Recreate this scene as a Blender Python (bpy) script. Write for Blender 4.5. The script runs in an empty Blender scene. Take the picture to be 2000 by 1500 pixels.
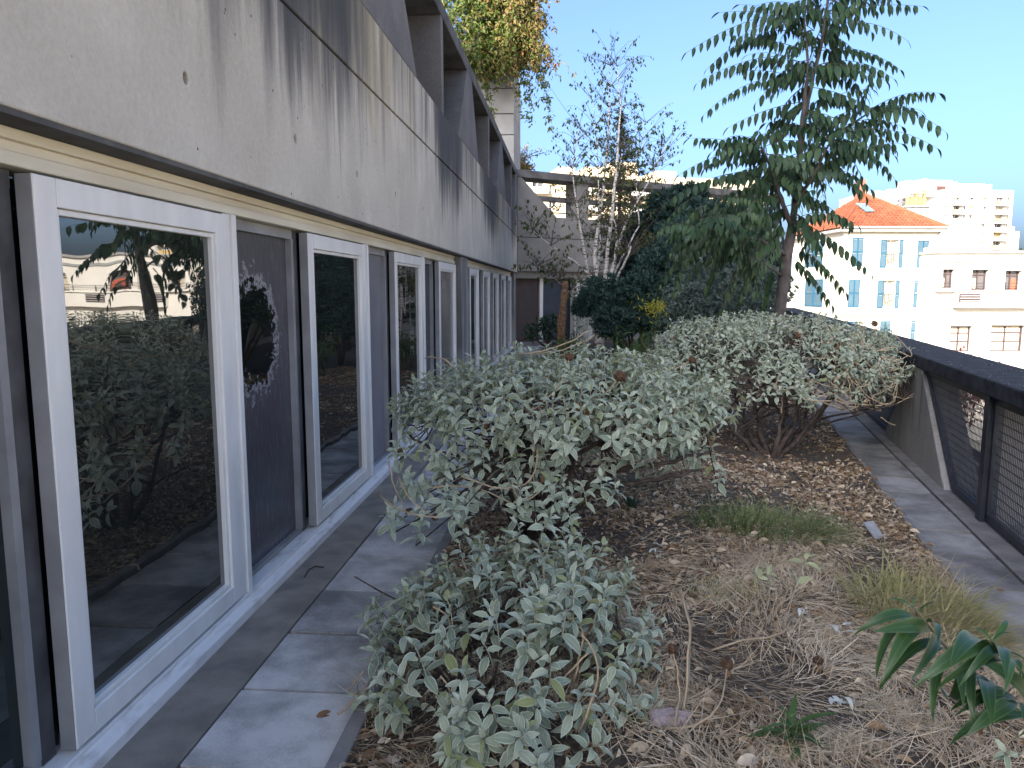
import bpy, math, random
import numpy as np
from mathutils import Vector, Matrix, noise
from mathutils.bvhtree import BVHTree

random.seed(7)
rng = np.random.default_rng(7)
S = bpy.context.scene
COL = S.collection
rad = math.radians

# ------------------------------------------------------------------ camera
EYE = 1.6
F_PX, CX, CY = 1450.0, 1000.0, 750.0
PITCH = math.atan(184 / F_PX)
YAW = math.atan(114 / F_PX * math.cos(PITCH))
cam = bpy.data.cameras.new('camera')
cam.sensor_width = 36.0
cam.lens = 36.0 * F_PX / 2000.0
cam.clip_start = 0.05
cam.clip_end = 3000
camo = bpy.data.objects.new('camera', cam)
COL.objects.link(camo)
camo.location = (0, 0, EYE)
camo.rotation_euler = (math.pi / 2 - PITCH, 0, YAW)
S.camera = camo

# ------------------------------------------------------------------ light
SUN_EL = rad(25)
SUN_H = Vector((-0.45, -0.89, 0)).normalized()
SUN_DIR = Vector((SUN_H.x * math.cos(SUN_EL), SUN_H.y * math.cos(SUN_EL), math.sin(SUN_EL)))
world = bpy.data.worlds.new('World')
S.world = world
world.use_nodes = True
wt = world.node_tree
sky = wt.nodes.new('ShaderNodeTexSky')
sky.sky_type = 'NISHITA'
sky.sun_disc = False
sky.sun_elevation = SUN_EL
sky.sun_rotation = math.atan2(SUN_H.x, SUN_H.y)
sky.air_density = 0.7
sky.dust_density = 5.5
sky.ozone_density = 4.8
wt.links.new(sky.outputs[0], wt.nodes['Background'].inputs[0])
wt.nodes['Background'].inputs[1].default_value = 0.108
sun = bpy.data.lights.new('sun', 'SUN')
sun.energy = 4.6
sun.angle = rad(0.5)
sun.color = (1.0, 0.93, 0.82)
suno = bpy.data.objects.new('sun', sun)
COL.objects.link(suno)
suno.rotation_euler = SUN_DIR.to_track_quat('Z', 'Y').to_euler()
S.view_settings.view_transform = 'Standard'
S.view_settings.look = 'None'
S.view_settings.gamma = 1.0
S.view_settings.exposure = 2.15
S.view_settings.use_curve_mapping = False
S.render.engine = 'CYCLES'

# ------------------------------------------------------------------ picture rays -> points of the place
_f = np.array([-math.sin(YAW) * math.cos(PITCH), math.cos(YAW) * math.cos(PITCH), -math.sin(PITCH)])
_r = np.array([math.cos(YAW), math.sin(YAW), 0.0])
_u = np.cross(_r, _f)
_C = np.array([0.0, 0.0, EYE])
def ray(x, y): return _f + _r * (x - CX) / F_PX - _u * (y - CY) / F_PX
def at_y(x, y, Y):
    r = ray(x, y); return Vector(_C + r * (Y / r[1]))
def at_x(x, y, X):
    r = ray(x, y); return Vector(_C + r * (X / r[0]))
def at_z(x, y, Z=0.0):
    r = ray(x, y); return Vector(_C + r * ((Z - EYE) / r[2]))
def on_plane(x, y, O, t):
    """where the ray meets the vertical plane through O along t: (distance along t, height)"""
    n = np.array([-t[1], t[0], 0.0]); r = ray(x, y)
    k = ((np.array([O[0], O[1], 0.0]) - _C) @ n) / (r @ n)
    P = _C + r * k
    return float((P[0] - O[0]) * t[0] + (P[1] - O[1]) * t[1]), float(P[2])

# ------------------------------------------------------------------ materials
def new_mat(name):
    m = bpy.data.materials.new(name); m.use_nodes = True
    nt = m.node_tree
    return m, nt, nt.nodes['Principled BSDF']
def N(nt, kind, **kw):
    n = nt.nodes.new('ShaderNode' + kind)
    for k, v in kw.items():
        if k in ('operation', 'blend_type', 'data_type', 'feature', 'distance', 'attribute_name', 'noise_dimensions', 'interpolation_type', 'clamp'):
            setattr(n, k, v)
        else:
            n.inputs[k].default_value = v
    return n
def L(nt, a, b): nt.links.new(a, b)
def ramp(nt, stops):
    n = nt.nodes.new('ShaderNodeValToRGB'); cr = n.color_ramp
    while len(cr.elements) < len(stops): cr.elements.new(0.5)
    for e, (p, c) in zip(cr.elements, stops):
        e.position = p
        e.color = (c, c, c, 1) if isinstance(c, (int, float)) else (*c, 1)
    return n
def rgba(c): return (*c, 1.0)
def mathn(nt, op, a, b=None, c=None, clamp=False):
    n = nt.nodes.new('ShaderNodeMath'); n.operation = op; n.use_clamp = clamp
    for i, v in enumerate((a, b, c)):
        if v is None: continue
        if isinstance(v, (int, float)): n.inputs[i].default_value = v
        else: L(nt, v, n.inputs[i])
    return n.outputs[0]
def mixc(nt, fac, a, b, mode='MIX'):
    n = nt.nodes.new('ShaderNodeMix'); n.data_type = 'RGBA'; n.blend_type = mode
    for i, v in ((0, fac), (6, a), (7, b)):
        if isinstance(v, (int, float)): n.inputs[i].default_value = v
        elif isinstance(v, tuple): n.inputs[i].default_value = rgba(v)
        else: L(nt, v, n.inputs[i])
    return n.outputs[2]
def pos_vec(nt, scale=(1, 1, 1), off=(0, 0, 0)):
    g = nt.nodes.new('ShaderNodeNewGeometry')
    mp = nt.nodes.new('ShaderNodeMapping')
    mp.inputs['Scale'].default_value = scale; mp.inputs['Location'].default_value = off
    L(nt, g.outputs['Position'], mp.inputs[0])
    return mp.outputs[0]
def noisen(nt, vec, scale, detail=4, rough=0.55):
    n = nt.nodes.new('ShaderNodeTexNoise')
    n.inputs['Scale'].default_value = scale; n.inputs['Detail'].default_value = detail
    n.inputs['Roughness'].default_value = rough
    L(nt, vec, n.inputs['Vector']); return n.outputs[0]
def bumpn(nt, h, strength, dist=0.01):
    b = nt.nodes.new('ShaderNodeBump'); b.inputs['Strength'].default_value = strength
    b.inputs['Distance'].default_value = dist
    L(nt, h, b.inputs['Height']); return b.outputs[0]

def mat(name, c1, c2=None, scale=4, rough=0.8, spec=0.3, bump=0.0, bscale=60, stretch=(1, 1, 1), lo=0.35, hi=0.65, metal=0.0, obj_rand=0.0):
    m, nt, p = new_mat(name)
    p.inputs['Roughness'].default_value = rough
    p.inputs['Specular IOR Level'].default_value = spec
    p.inputs['Metallic'].default_value = metal
    v = pos_vec(nt, stretch)
    c2 = c2 or tuple(x * 0.8 for x in c1)
    n = noisen(nt, v, scale, 6)
    r = ramp(nt, [(lo, c1), (hi, c2)]); L(nt, n, r.inputs[0])
    col = r.outputs[0]
    if obj_rand:
        oi = nt.nodes.new('ShaderNodeObjectInfo')
        f = mathn(nt, 'MULTIPLY_ADD', oi.outputs['Random'], obj_rand, 1 - obj_rand / 2)
        cm = nt.nodes.new('ShaderNodeVectorMath'); cm.operation = 'SCALE'
        L(nt, col, cm.inputs[0]); L(nt, f, cm.inputs['Scale']); col = cm.outputs[0]
    L(nt, col, p.inputs['Base Color'])
    if bump:
        L(nt, bumpn(nt, noisen(nt, v, bscale, 5), bump), p.inputs['Normal'])
    return m

def leaf_mat(name, blade, alt, back, rim_col=None, rough=0.55, spec=0.25, trans=0.25, vein=0.3):
    """two-sided leaf: 'tint' varies blade to alt, 'rim' runs from midrib (0) to margin (1)"""
    m, nt, p = new_mat(name)
    ta = nt.nodes.new('ShaderNodeAttribute'); ta.attribute_name = 'tint'
    ra = nt.nodes.new('ShaderNodeAttribute'); ra.attribute_name = 'rim'
    g = nt.nodes.new('ShaderNodeNewGeometry')
    col = mixc(nt, ta.outputs['Fac'], blade, alt)
    nz = noisen(nt, pos_vec(nt), 60, 3)
    col = mixc(nt, mathn(nt, 'MULTIPLY', nz, 0.35), col, tuple(x * 0.55 for x in blade))
    if rim_col:
        e = ramp(nt, [(0.0, vein), (0.10, 0.0), (0.70, 0.0), (0.95, 0.75)])
        L(nt, ra.outputs['Fac'], e.inputs[0])
        col = mixc(nt, e.outputs[0], col, rim_col)
    col = mixc(nt, g.outputs['Backfacing'], col, back)
    L(nt, col, p.inputs['Base Color'])
    p.inputs['Roughness'].default_value = rough
    p.inputs['Specular IOR Level'].default_value = spec
    if trans:
        tr = nt.nodes.new('ShaderNodeBsdfTranslucent'); L(nt, col, tr.inputs[0])
        mx = nt.nodes.new('ShaderNodeMixShader'); mx.inputs[0].default_value = trans
        L(nt, p.outputs[0], mx.inputs[1]); L(nt, tr.outputs[0], mx.inputs[2])
        L(nt, mx.outputs[0], nt.nodes['Material Output'].inputs[0])
    return m

def concrete_stained(name, light, dark, prof_d, prof_o, axis='Y', ztop=3.65, zlow=1.7):
    """board-marked concrete with rain streaks; the profiles give how stained the wall is along its length"""
    m, nt, p = new_mat(name)
    g = nt.nodes.new('ShaderNodeNewGeometry')
    sp = nt.nodes.new('ShaderNodeSeparateXYZ'); L(nt, g.outputs['Position'], sp.inputs[0])
    u, z = sp.outputs[axis], sp.outputs['Z']
    v = pos_vec(nt)
    big = noisen(nt, v, 1.3, 5); fine = noisen(nt, v, 34, 10, 0.85)
    r = ramp(nt, [(0.38, dark), (0.62, light)])
    L(nt, mathn(nt, 'ADD', mathn(nt, 'MULTIPLY', big, 0.42), mathn(nt, 'MULTIPLY', fine, 0.58)), r.inputs[0])
    col = r.outputs[0]
    # pale lime bloom
    bl = ramp(nt, [(0.52, 0.0), (0.75, 0.35)]); L(nt, noisen(nt, pos_vec(nt, (1, 1, 0.6), (3, 1, 2)), 3.2, 7, 0.7), bl.inputs[0])
    col = mixc(nt, bl.outputs[0], col, tuple(min(1, x * 1.35) for x in light))
    un = mathn(nt, 'MULTIPLY', u, 1 / 22.0)
    fade = nt.nodes.new('ShaderNodeMapRange'); fade.interpolation_type = 'SMOOTHSTEP'
    L(nt, z, fade.inputs[0]); fade.inputs[1].default_value = zlow; fade.inputs[2].default_value = ztop
    def streak(prof, off, freq, lo, hi):
        cv = nt.nodes.new('ShaderNodeCombineXYZ')
        L(nt, mathn(nt, 'MULTIPLY', u, freq), cv.inputs[0]); cv.inputs[1].default_value = off
        L(nt, mathn(nt, 'MULTIPLY', z, 0.42), cv.inputs[2])
        n1 = noisen(nt, cv.outputs[0], 1.0, 5, 0.6)
        pr = ramp(nt, [(a / 22.0, b) for a, b in prof]); L(nt, un, pr.inputs[0])
        s = mathn(nt, 'ADD', mathn(nt, 'MULTIPLY', n1, 0.75), mathn(nt, 'MULTIPLY', mathn(nt, 'MULTIPLY', pr.outputs[0], fade.outputs[0]), 0.55))
        mr = nt.nodes.new('ShaderNodeMapRange'); mr.interpolation_type = 'SMOOTHSTEP'
        L(nt, s, mr.inputs[0]); mr.inputs[1].default_value = lo; mr.inputs[2].default_value = hi
        return mr.outputs[0]
    so = streak(prof_o, 9.3, 4.6, 0.55, 0.80)
    col = mixc(nt, mathn(nt, 'MULTIPLY', so, 0.55), col, (0.30, 0.245, 0.11))
    sd = streak(prof_d, 2.1, 3.6, 0.50, 0.82)
    col = mixc(nt, mathn(nt, 'MULTIPLY', sd, 0.82), col, (0.050, 0.050, 0.054))
    sd2 = streak(prof_d, 5.7, 9.0, 0.56, 0.80)
    col = mixc(nt, mathn(nt, 'MULTIPLY', sd2, 0.75), col, (0.055, 0.055, 0.058))
    # air holes
    vo = nt.nodes.new('ShaderNodeTexVoronoi'); vo.inputs['Scale'].default_value = 10
    L(nt, v, vo.inputs['Vector'])
    pit = ramp(nt, [(0.05, 1.0), (0.085, 0.0)]); L(nt, vo.outputs['Distance'], pit.inputs[0])
    gate = ramp(nt, [(0.46, 0.0), (0.54, 1.0)]); L(nt, noisen(nt, v, 5, 2), gate.inputs[0])
    pm = mathn(nt, 'MULTIPLY', pit.outputs[0], gate.outputs[0])
    col = mixc(nt, mathn(nt, 'MULTIPLY', pm, 0.85), col, (0.05, 0.05, 0.05))
    L(nt, col, p.inputs['Base Color'])
    p.inputs['Roughness'].default_value = 0.9; p.inputs['Specular IOR Level'].default_value = 0.2
    h = mathn(nt, 'SUBTRACT', mathn(nt, 'MULTIPLY', fine, 0.5), pm)
    L(nt, bumpn(nt, h, 0.6, 0.008), p.inputs['Normal'])
    return m

PD = [(0, 0.0), (2.2, 0.03), (2.9, 0.5), (4.3, 0.85), (5.0, 0.75), (5.9, 0.35), (6.8, 0.5), (8.1, 0.4), (8.8, 0.95), (9.9, 0.85), (10.5, 0.55), (12.3, 0.4), (13.5, 0.9), (14.6, 0.95), (15.6, 0.5), (18.6, 0.5), (19.4, 0.8), (21.5, 0.4)]
PO = [(0, 0.0), (3.5, 0.05), (4.4, 0.55), (5.4, 0.75), (7.0, 0.55), (8.0, 0.15), (9.6, 0.6), (11.5, 0.3), (13.2, 0.6), (14.4, 1.1), (16.5, 0.9), (17.5, 0.1), (21, 0.1)]
M = {}
M['concrete'] = concrete_stained('weathered_concrete', (0.59, 0.545, 0.455), (0.425, 0.388, 0.318), PD, PO)
FLAT = [(0, 0.25), (22, 0.25)]
M['concrete_wing'] = concrete_stained('grey_concrete', (0.25, 0.235, 0.21), (0.155, 0.147, 0.133), [(0, 0.35), (22, 0.35)], [(0, 0.0), (22, 0.0)], ztop=5.2, zlow=2.5)
M['concrete_pier'] = concrete_stained('pier_concrete', (0.42, 0.39, 0.35), (0.27, 0.255, 0.235), [(0, 0.5), (22, 0.5)], [(0, 0.4), (22, 0.2)], ztop=1.1, zlow=-0.6)
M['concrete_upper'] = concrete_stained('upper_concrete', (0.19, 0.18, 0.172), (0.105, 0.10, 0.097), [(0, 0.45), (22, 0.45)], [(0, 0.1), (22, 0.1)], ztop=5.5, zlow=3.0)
M['rail_concrete'] = mat('dark_weathered_rail', (0.065, 0.063, 0.062), (0.13, 0.126, 0.122), 3, 0.9, 0.2, 0.3, 40)
M['tower_concrete'] = mat('tower_concrete', (0.34, 0.325, 0.30), (0.26, 0.25, 0.235), 1.5, 0.9, 0.2, 0.2, 30)
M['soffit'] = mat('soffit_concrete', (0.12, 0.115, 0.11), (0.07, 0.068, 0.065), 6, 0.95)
M['joint'] = mat('joint_dark', (0.05, 0.048, 0.045), None, 8, 0.95)
M['white_frame'] = mat('white_painted_aluminium', (0.80, 0.775, 0.715), (0.70, 0.675, 0.615), 7, 0.42, 0.45, 0.05, 30, (1, 1, 0.3))
M['cream_frame'] = mat('aged_cream_paint', (0.74, 0.68, 0.53), (0.62, 0.55, 0.40), 3, 0.5, 0.4, 0.06, 40, (1, 0.5, 3))
M['sill'] = mat('chipped_sill_paint', (0.74, 0.72, 0.68), (0.40, 0.37, 0.32), 9, 0.6, 0.35, 0.25, 60, (2, 0.6, 2), 0.52, 0.80)
M['track'] = mat('grey_track', (0.10, 0.10, 0.10), (0.045, 0.045, 0.047), 6, 0.5, 0.4)
M['gasket'] = mat('grey_jamb', (0.30, 0.295, 0.285), (0.22, 0.215, 0.21), 5, 0.5, 0.4)

def glass_mat(name, body, ior=1.9, wav=0.04, film=None):
    m, nt, p = new_mat(name)
    p.inputs['Base Color'].default_value = rgba(body)
    p.inputs['Roughness'].default_value = 0.012
    p.inputs['IOR'].default_value = ior
    p.inputs['Specular IOR Level'].default_value = 0.5
    v = pos_vec(nt, (1, 1, 0.6))
    L(nt, bumpn(nt, noisen(nt, v, 1.6, 2), wav, 0.05), p.inputs['Normal'])
    if film:
        g = nt.nodes.new('ShaderNodeNewGeometry')
        sp = nt.nodes.new('ShaderNodeSeparateXYZ'); L(nt, g.outputs['Position'], sp.inputs[0])
        y, z = sp.outputs['Y'], sp.outputs['Z']
        y0, y1, zc, rz = film
        # worn-off arch in the middle of the sheet, ragged at its rim
        dy = mathn(nt, 'DIVIDE', mathn(nt, 'SUBTRACT', y, (y0 + y1) / 2 - 0.08), (y1 - y0) * 0.46)
        dz = mathn(nt, 'DIVIDE', mathn(nt, 'SUBTRACT', z, zc), rz)
        d = mathn(nt, 'SQRT', mathn(nt, 'ADD', mathn(nt, 'MULTIPLY', dy, dy), mathn(nt, 'MULTIPLY', dz, dz)))
        n = noisen(nt, pos_vec(nt), 16, 8, 0.75)
        e = mathn(nt, 'ADD', d, mathn(nt, 'MULTIPLY', mathn(nt, 'SUBTRACT', n, 0.5), 1.7))
        hole = ramp(nt, [(0.80, 1.0), (0.84, 0.0)]); L(nt, e, hole.inputs[0])
        rim = ramp(nt, [(0.80, 0.0), (0.86, 1.0), (1.0, 0.0)]); L(nt, e, rim.inputs[0])
        scr = ramp(nt, [(0.50, 0.0), (0.72, 1.0)]); L(nt, noisen(nt, pos_vec(nt, (6, 9, 1.3)), 5, 8, 0.75), scr.inputs[0])
        base = mixc(nt, mathn(nt, 'MULTIPLY', scr.outputs[0], 0.5), (0.070, 0.066, 0.072), (0.23, 0.225, 0.235))
        base = mixc(nt, mathn(nt, 'MULTIPLY', rim.outputs[0], 0.75), base, (0.46, 0.45, 0.45))
        base = mixc(nt, hole.outputs[0], base, (0.004, 0.006, 0.005))
        L(nt, base, p.inputs['Base Color'])
        L(nt, mathn(nt, 'MULTIPLY_ADD', mathn(nt, 'SUBTRACT', 1.0, hole.outputs[0]), 0.2, 0.02), p.inputs['Roughness'])
    return m
M['glass'] = glass_mat('window_glass', (0.016, 0.018, 0.015), 2.5, 0.09)
M['glass_green'] = glass_mat('tinted_glass', (0.012, 0.02, 0.018), 1.6, 0.02)
M['film_glass'] = glass_mat('peeling_film_glass', (0.08, 0.075, 0.09), 1.5, 0.02, film=(3.62, 4.34, 1.36, 0.34))
M['blind_glass'] = mat('grey_blind_behind_glass', (0.235, 0.225, 0.235), (0.19, 0.185, 0.2), 2, 0.22, 0.5)
M['taupe_glass'] = mat('taupe_blind_behind_glass', (0.20, 0.18, 0.155), (0.16, 0.145, 0.125), 2, 0.22, 0.5)

def slab_mat(nm='grey_paving', k=1.0):
    m, nt, p = new_mat(nm)
    v = pos_vec(nt)
    oi = nt.nodes.new('ShaderNodeObjectInfo')
    big = noisen(nt, v, 2.6, 6, 0.6); fine = noisen(nt, v, 130, 4, 0.8)
    s = mathn(nt, 'ADD', mathn(nt, 'MULTIPLY', big, 0.75), mathn(nt, 'MULTIPLY', fine, 0.25))
    s = mathn(nt, 'ADD', s, mathn(nt, 'MULTIPLY_ADD', oi.outputs['Random'], 0.12, -0.06))
    r = ramp(nt, [(a_, tuple(q * k for q in c_)) for a_, c_ in [(0.36, (0.17, 0.162, 0.148)), (0.5, (0.38, 0.362, 0.33)), (0.62, (0.62, 0.595, 0.55))]]); L(nt, s, r.inputs[0])
    L(nt, r.outputs[0], p.inputs['Base Color'])
    p.inputs['Roughness'].default_value = 0.8
    L(nt, bumpn(nt, fine, 0.5, 0.004), p.inputs['Normal'])
    return m
M['slab'] = slab_mat()
M['slab_dark'] = slab_mat('dark_weathered_paving', 0.6)
M['strip'] = mat('dark_mortar_strip', (0.30, 0.265, 0.215), (0.19, 0.17, 0.142), 5, 0.9, 0.2, 0.4, 120)
M['kerb'] = mat('kerb_concrete', (0.26, 0.245, 0.225), (0.17, 0.16, 0.15), 6, 0.9, 0.2, 0.4, 90)
M['beam_black'] = mat('algae_black_concrete', (0.030, 0.031, 0.034), (0.060, 0.061, 0.066), 9, 0.95, 0.15, 0.7, 70)
M['lichen'] = mat('pale_lichen', (0.42, 0.44, 0.40), (0.3, 0.32, 0.29), 30, 0.95)
M['steel'] = mat('black_painted_steel', (0.022, 0.026, 0.036), (0.035, 0.038, 0.046), 10, 0.45, 0.4)
M['wire'] = mat('black_wire', (0.030, 0.034, 0.045), (0.05, 0.055, 0.065), 10, 0.5, 0.4)

def soil_mat():
    m, nt, p = new_mat('dark_garden_soil')
    v = pos_vec(nt)
    r = ramp(nt, [(0.35, (0.034, 0.027, 0.020)), (0.55, (0.085, 0.065, 0.045)), (0.70, (0.24, 0.18, 0.115))])
    L(nt, noisen(nt, v, 26, 8, 0.75), r.inputs[0])
    L(nt, r.outputs[0], p.inputs['Base Color']); p.inputs['Roughness'].default_value = 0.95
    L(nt, bumpn(nt, noisen(nt, v, 60, 6), 0.9, 0.012), p.inputs['Normal'])
    return m
M['soil'] = soil_mat()
M['phlomis'] = leaf_mat('felted_sage_leaf', (0.21, 0.265, 0.18), (0.48, 0.52, 0.375), (0.44, 0.48, 0.30), (0.66, 0.69, 0.56), 0.75, 0.12, 0.12, 0.35)
M['phlomis_lime'] = leaf_mat('lime_sage_leaf', (0.24, 0.28, 0.12), (0.33, 0.35, 0.16), (0.38, 0.42, 0.26), (0.48, 0.52, 0.36), 0.75, 0.12, 0.2, 0.3)
M['sprig_pale'] = leaf_mat('bleached_sprig', (0.50, 0.52, 0.45), (0.66, 0.67, 0.60), (0.6, 0.62, 0.54), None, 0.8, 0.1, 0.1)
M['soil_joint'] = mat('soil_filled_joint', (0.030, 0.027, 0.024), (0.018, 0.016, 0.015), 20, 0.95)
M['stem_felt'] = mat('felted_stem', (0.36, 0.36, 0.27), (0.27, 0.26, 0.18), 20, 0.85)
M['bark_dark'] = mat('dark_twisted_bark', (0.040, 0.030, 0.025), (0.10, 0.076, 0.06), 22, 0.9, 0.2, 0.8, 60, (1, 1, 0.35))
M['dry_stem'] = mat('dry_tan_stem', (0.46, 0.36, 0.235), (0.33, 0.25, 0.16), 15, 0.8)
M['seed_brown'] = mat('rusty_seed_head', (0.15, 0.092, 0.058), (0.075, 0.044, 0.028), 90, 0.95, 0.1, 0.8, 200)
M['dry_leaf'] = leaf_mat('dead_curled_leaf', (0.34, 0.21, 0.11), (0.22, 0.115, 0.06), (0.40, 0.27, 0.16), None, 0.8, 0.2, 0.15)
M['ailanthus'] = leaf_mat('dark_green_leaflet', (0.020, 0.050, 0.024), (0.065, 0.115, 0.032), (0.032, 0.068, 0.034), (0.06, 0.10, 0.055), 0.5, 0.3, 0.2, 0.25)
M['ail_bark'] = mat('smooth_grey_bark', (0.10, 0.085, 0.078), (0.055, 0.046, 0.043), 14, 0.85, 0.2, 0.4, 50, (1, 1, 0.5))
M['ail_rachis'] = mat('dark_leaf_stalk', (0.06, 0.05, 0.035), (0.04, 0.05, 0.03), 10, 0.7)
M['birch_leaf'] = leaf_mat('birch_leaf', (0.045, 0.078, 0.022), (0.12, 0.115, 0.03), (0.06, 0.085, 0.035), None, 0.6, 0.25, 0.25)
M['twig'] = mat('brown_twig', (0.10, 0.07, 0.055), (0.06, 0.045, 0.038), 10, 0.85)
def birch_mat():
    m, nt, p = new_mat('white_birch_bark')
    n = noisen(nt, pos_vec(nt, (3, 3, 14)), 2.2, 5, 0.7)
    r = ramp(nt, [(0.40, (0.05, 0.042, 0.038)), (0.47, (0.50, 0.45, 0.40)), (0.7, (0.66, 0.62, 0.57))]); L(nt, n, r.inputs[0])
    L(nt, r.outputs[0], p.inputs['Base Color']); p.inputs['Roughness'].default_value = 0.75
    return m
M['birch_bark'] = birch_mat()
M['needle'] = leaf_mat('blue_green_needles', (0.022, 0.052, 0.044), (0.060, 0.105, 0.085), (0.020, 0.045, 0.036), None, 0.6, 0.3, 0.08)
M['spruce'] = leaf_mat('spruce_needles', (0.016, 0.034, 0.018), (0.040, 0.060, 0.028), (0.022, 0.040, 0.022), None, 0.6, 0.25, 0.08)
M['greyleaf'] = leaf_mat('silvery_shrub_leaf', (0.06, 0.105, 0.08), (0.17, 0.22, 0.18), (0.14, 0.18, 0.15), None, 0.55, 0.3, 0.15)
M['fernleaf'] = leaf_mat('bright_green_blade', (0.060, 0.125, 0.035), (0.115, 0.180, 0.05), (0.09, 0.15, 0.05), None, 0.55, 0.25, 0.25)
M['bushleaf'] = leaf_mat('deep_green_leaf', (0.020, 0.058, 0.030), (0.045, 0.095, 0.045), (0.04, 0.08, 0.04), None, 0.5, 0.3, 0.15)
M['goldleaf'] = leaf_mat('golden_flower', (0.42, 0.36, 0.03), (0.30, 0.32, 0.05), (0.34, 0.32, 0.05), None, 0.7, 0.2, 0.3)
M['climber'] = leaf_mat('autumn_climber_leaf', (0.055, 0.11, 0.018), (0.36, 0.165, 0.075), (0.10, 0.125, 0.028), None, 0.55, 0.25, 0.35)
M['redleaf'] = leaf_mat('dark_red_leaf', (0.085, 0.016, 0.022), (0.14, 0.03, 0.03), (0.10, 0.02, 0.025), None, 0.55, 0.25, 0.25)
M['treeleaf'] = leaf_mat('town_tree_leaf', (0.055, 0.085, 0.022), (0.16, 0.14, 0.032), (0.09, 0.11, 0.03), None, 0.6, 0.25, 0.25)
M['laurel'] = leaf_mat('glossy_willow_leaf', (0.028, 0.075, 0.024), (0.065, 0.135, 0.028), (0.07, 0.14, 0.035), (0.12, 0.19, 0.07), 0.38, 0.4, 0.22, 0.5)
M['laurel_stem'] = mat('green_brown_stem', (0.12, 0.14, 0.06), (0.14, 0.10, 0.06), 10, 0.6)
M['grass_green'] = leaf_mat('green_grass_blade', (0.14, 0.20, 0.06), (0.36, 0.36, 0.15), (0.12, 0.19, 0.05), None, 0.5, 0.3, 0.3)
M['grass_pale'] = leaf_mat('pale_dry_grass_blade', (0.33, 0.32, 0.12), (0.50, 0.43, 0.21), (0.42, 0.38, 0.17), None, 0.6, 0.25, 0.3)
M['straw'] = leaf_mat('straw', (0.36, 0.255, 0.145), (0.80, 0.67, 0.47), (0.56, 0.42, 0.27), None, 0.7, 0.25, 0.1)
M['litter'] = leaf_mat('leaf_litter', (0.20, 0.115, 0.060), (0.80, 0.67, 0.48), (0.48, 0.34, 0.20), None, 0.8, 0.2, 0.1)
M['chips'] = leaf_mat('grey_leaf_chips', (0.16, 0.105, 0.062), (0.66, 0.57, 0.43), (0.38, 0.28, 0.18), None, 0.85, 0.2, 0.05)
M['stump'] = mat('rough_cork_bark', (0.26, 0.165, 0.095), (0.085, 0.05, 0.03), 26, 0.95, 0.1, 1.0, 40)
M['house_white'] = mat('cream_white_render', (0.58, 0.53, 0.43), (0.53, 0.48, 0.385), 0.6, 0.85)
M['house_trim'] = mat('cream_stone_trim', (0.72, 0.66, 0.52), (0.62, 0.56, 0.43), 1.5, 0.85)
M['low_white'] = mat('pale_render', (0.58, 0.55, 0.495), (0.53, 0.50, 0.45), 0.5, 0.85)
M['flat_white'] = mat('white_tower_render', (0.52, 0.50, 0.46), (0.47, 0.45, 0.415), 0.1, 0.85)
M['flat_cream'] = mat('cream_block_render', (0.52, 0.42, 0.28), (0.42, 0.33, 0.22), 0.12, 0.85)
M['balcony_ochre'] = mat('ochre_balcony_panel', (0.50, 0.36, 0.15), (0.42, 0.28, 0.11), 0.3, 0.8)
M['dark_band'] = mat('dark_red_brown_band', (0.10, 0.045, 0.04), (0.07, 0.035, 0.03), 1, 0.8)
M['shutter_blue'] = mat('blue_shutter_paint', (0.010, 0.068, 0.125), (0.014, 0.080, 0.14), 1.5, 0.6, 0.35)
M['shutter_grey'] = mat('blue_grey_shutter_slats', (0.045, 0.085, 0.11), (0.055, 0.095, 0.12), 1.5, 0.6, 0.35)
M['far_glass'] = mat('dark_far_glass', (0.055, 0.055, 0.06), (0.11, 0.10, 0.10), 0.8, 0.15, 0.5)
M['curtain'] = mat('cream_curtain', (0.50, 0.44, 0.33), (0.36, 0.31, 0.24), 6, 0.9, 0.2, 0, 60, (3, 3, 0.1))
M['red_curtain'] = mat('red_curtain', (0.32, 0.09, 0.05), (0.24, 0.06, 0.04), 4, 0.9, 0.2, 0, 60, (3, 3, 0.1))
M['brown_frame'] = mat('brown_window_frame', (0.055, 0.035, 0.035), None, 2, 0.6)
M['iron'] = mat('black_iron', (0.03, 0.03, 0.03), None, 5, 0.5)
M['zinc'] = mat('grey_zinc', (0.28, 0.265, 0.25), (0.22, 0.21, 0.20), 1, 0.6)
M['tile'] = mat('orange_roof_tile', (0.21, 0.066, 0.032), (0.145, 0.045, 0.024), 2.2, 0.85, 0.2, 0.3, 12, (1, 1, 1), 0.35, 0.65, 0.0, 0.35)
M['terracotta'] = mat('terracotta_pot', (0.50, 0.20, 0.09), (0.38, 0.14, 0.07), 3, 0.85)
M['brick'] = mat('red_brick', (0.30, 0.11, 0.07), (0.22, 0.08, 0.055), 4, 0.9)
M['slate_grey'] = mat('grey_cladding', (0.26, 0.265, 0.26), (0.22, 0.225, 0.22), 1, 0.7)
M['skylight'] = mat('skylight_glass', (0.16, 0.22, 0.26), (0.12, 0.17, 0.2), 1, 0.1, 0.6)
M['street'] = mat('pale_street_paving', (0.44, 0.40, 0.34), (0.36, 0.325, 0.28), 0.3, 0.9)
M['asphalt'] = mat('street_asphalt', (0.06, 0.06, 0.062), (0.05, 0.05, 0.05), 2, 0.9)
M['shutter_brown'] = mat('dark_brown_shutter', (0.040, 0.026, 0.022), (0.062, 0.040, 0.032), 4, 0.45, 0.4)
M['shutter_navy'] = mat('dark_blue_shutter', (0.012, 0.020, 0.034), (0.020, 0.030, 0.046), 4, 0.4, 0.4)
M['ivy_white'] = mat('limewashed_pillar', (0.50, 0.52, 0.49), (0.36, 0.39, 0.36), 9, 0.85)
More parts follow.
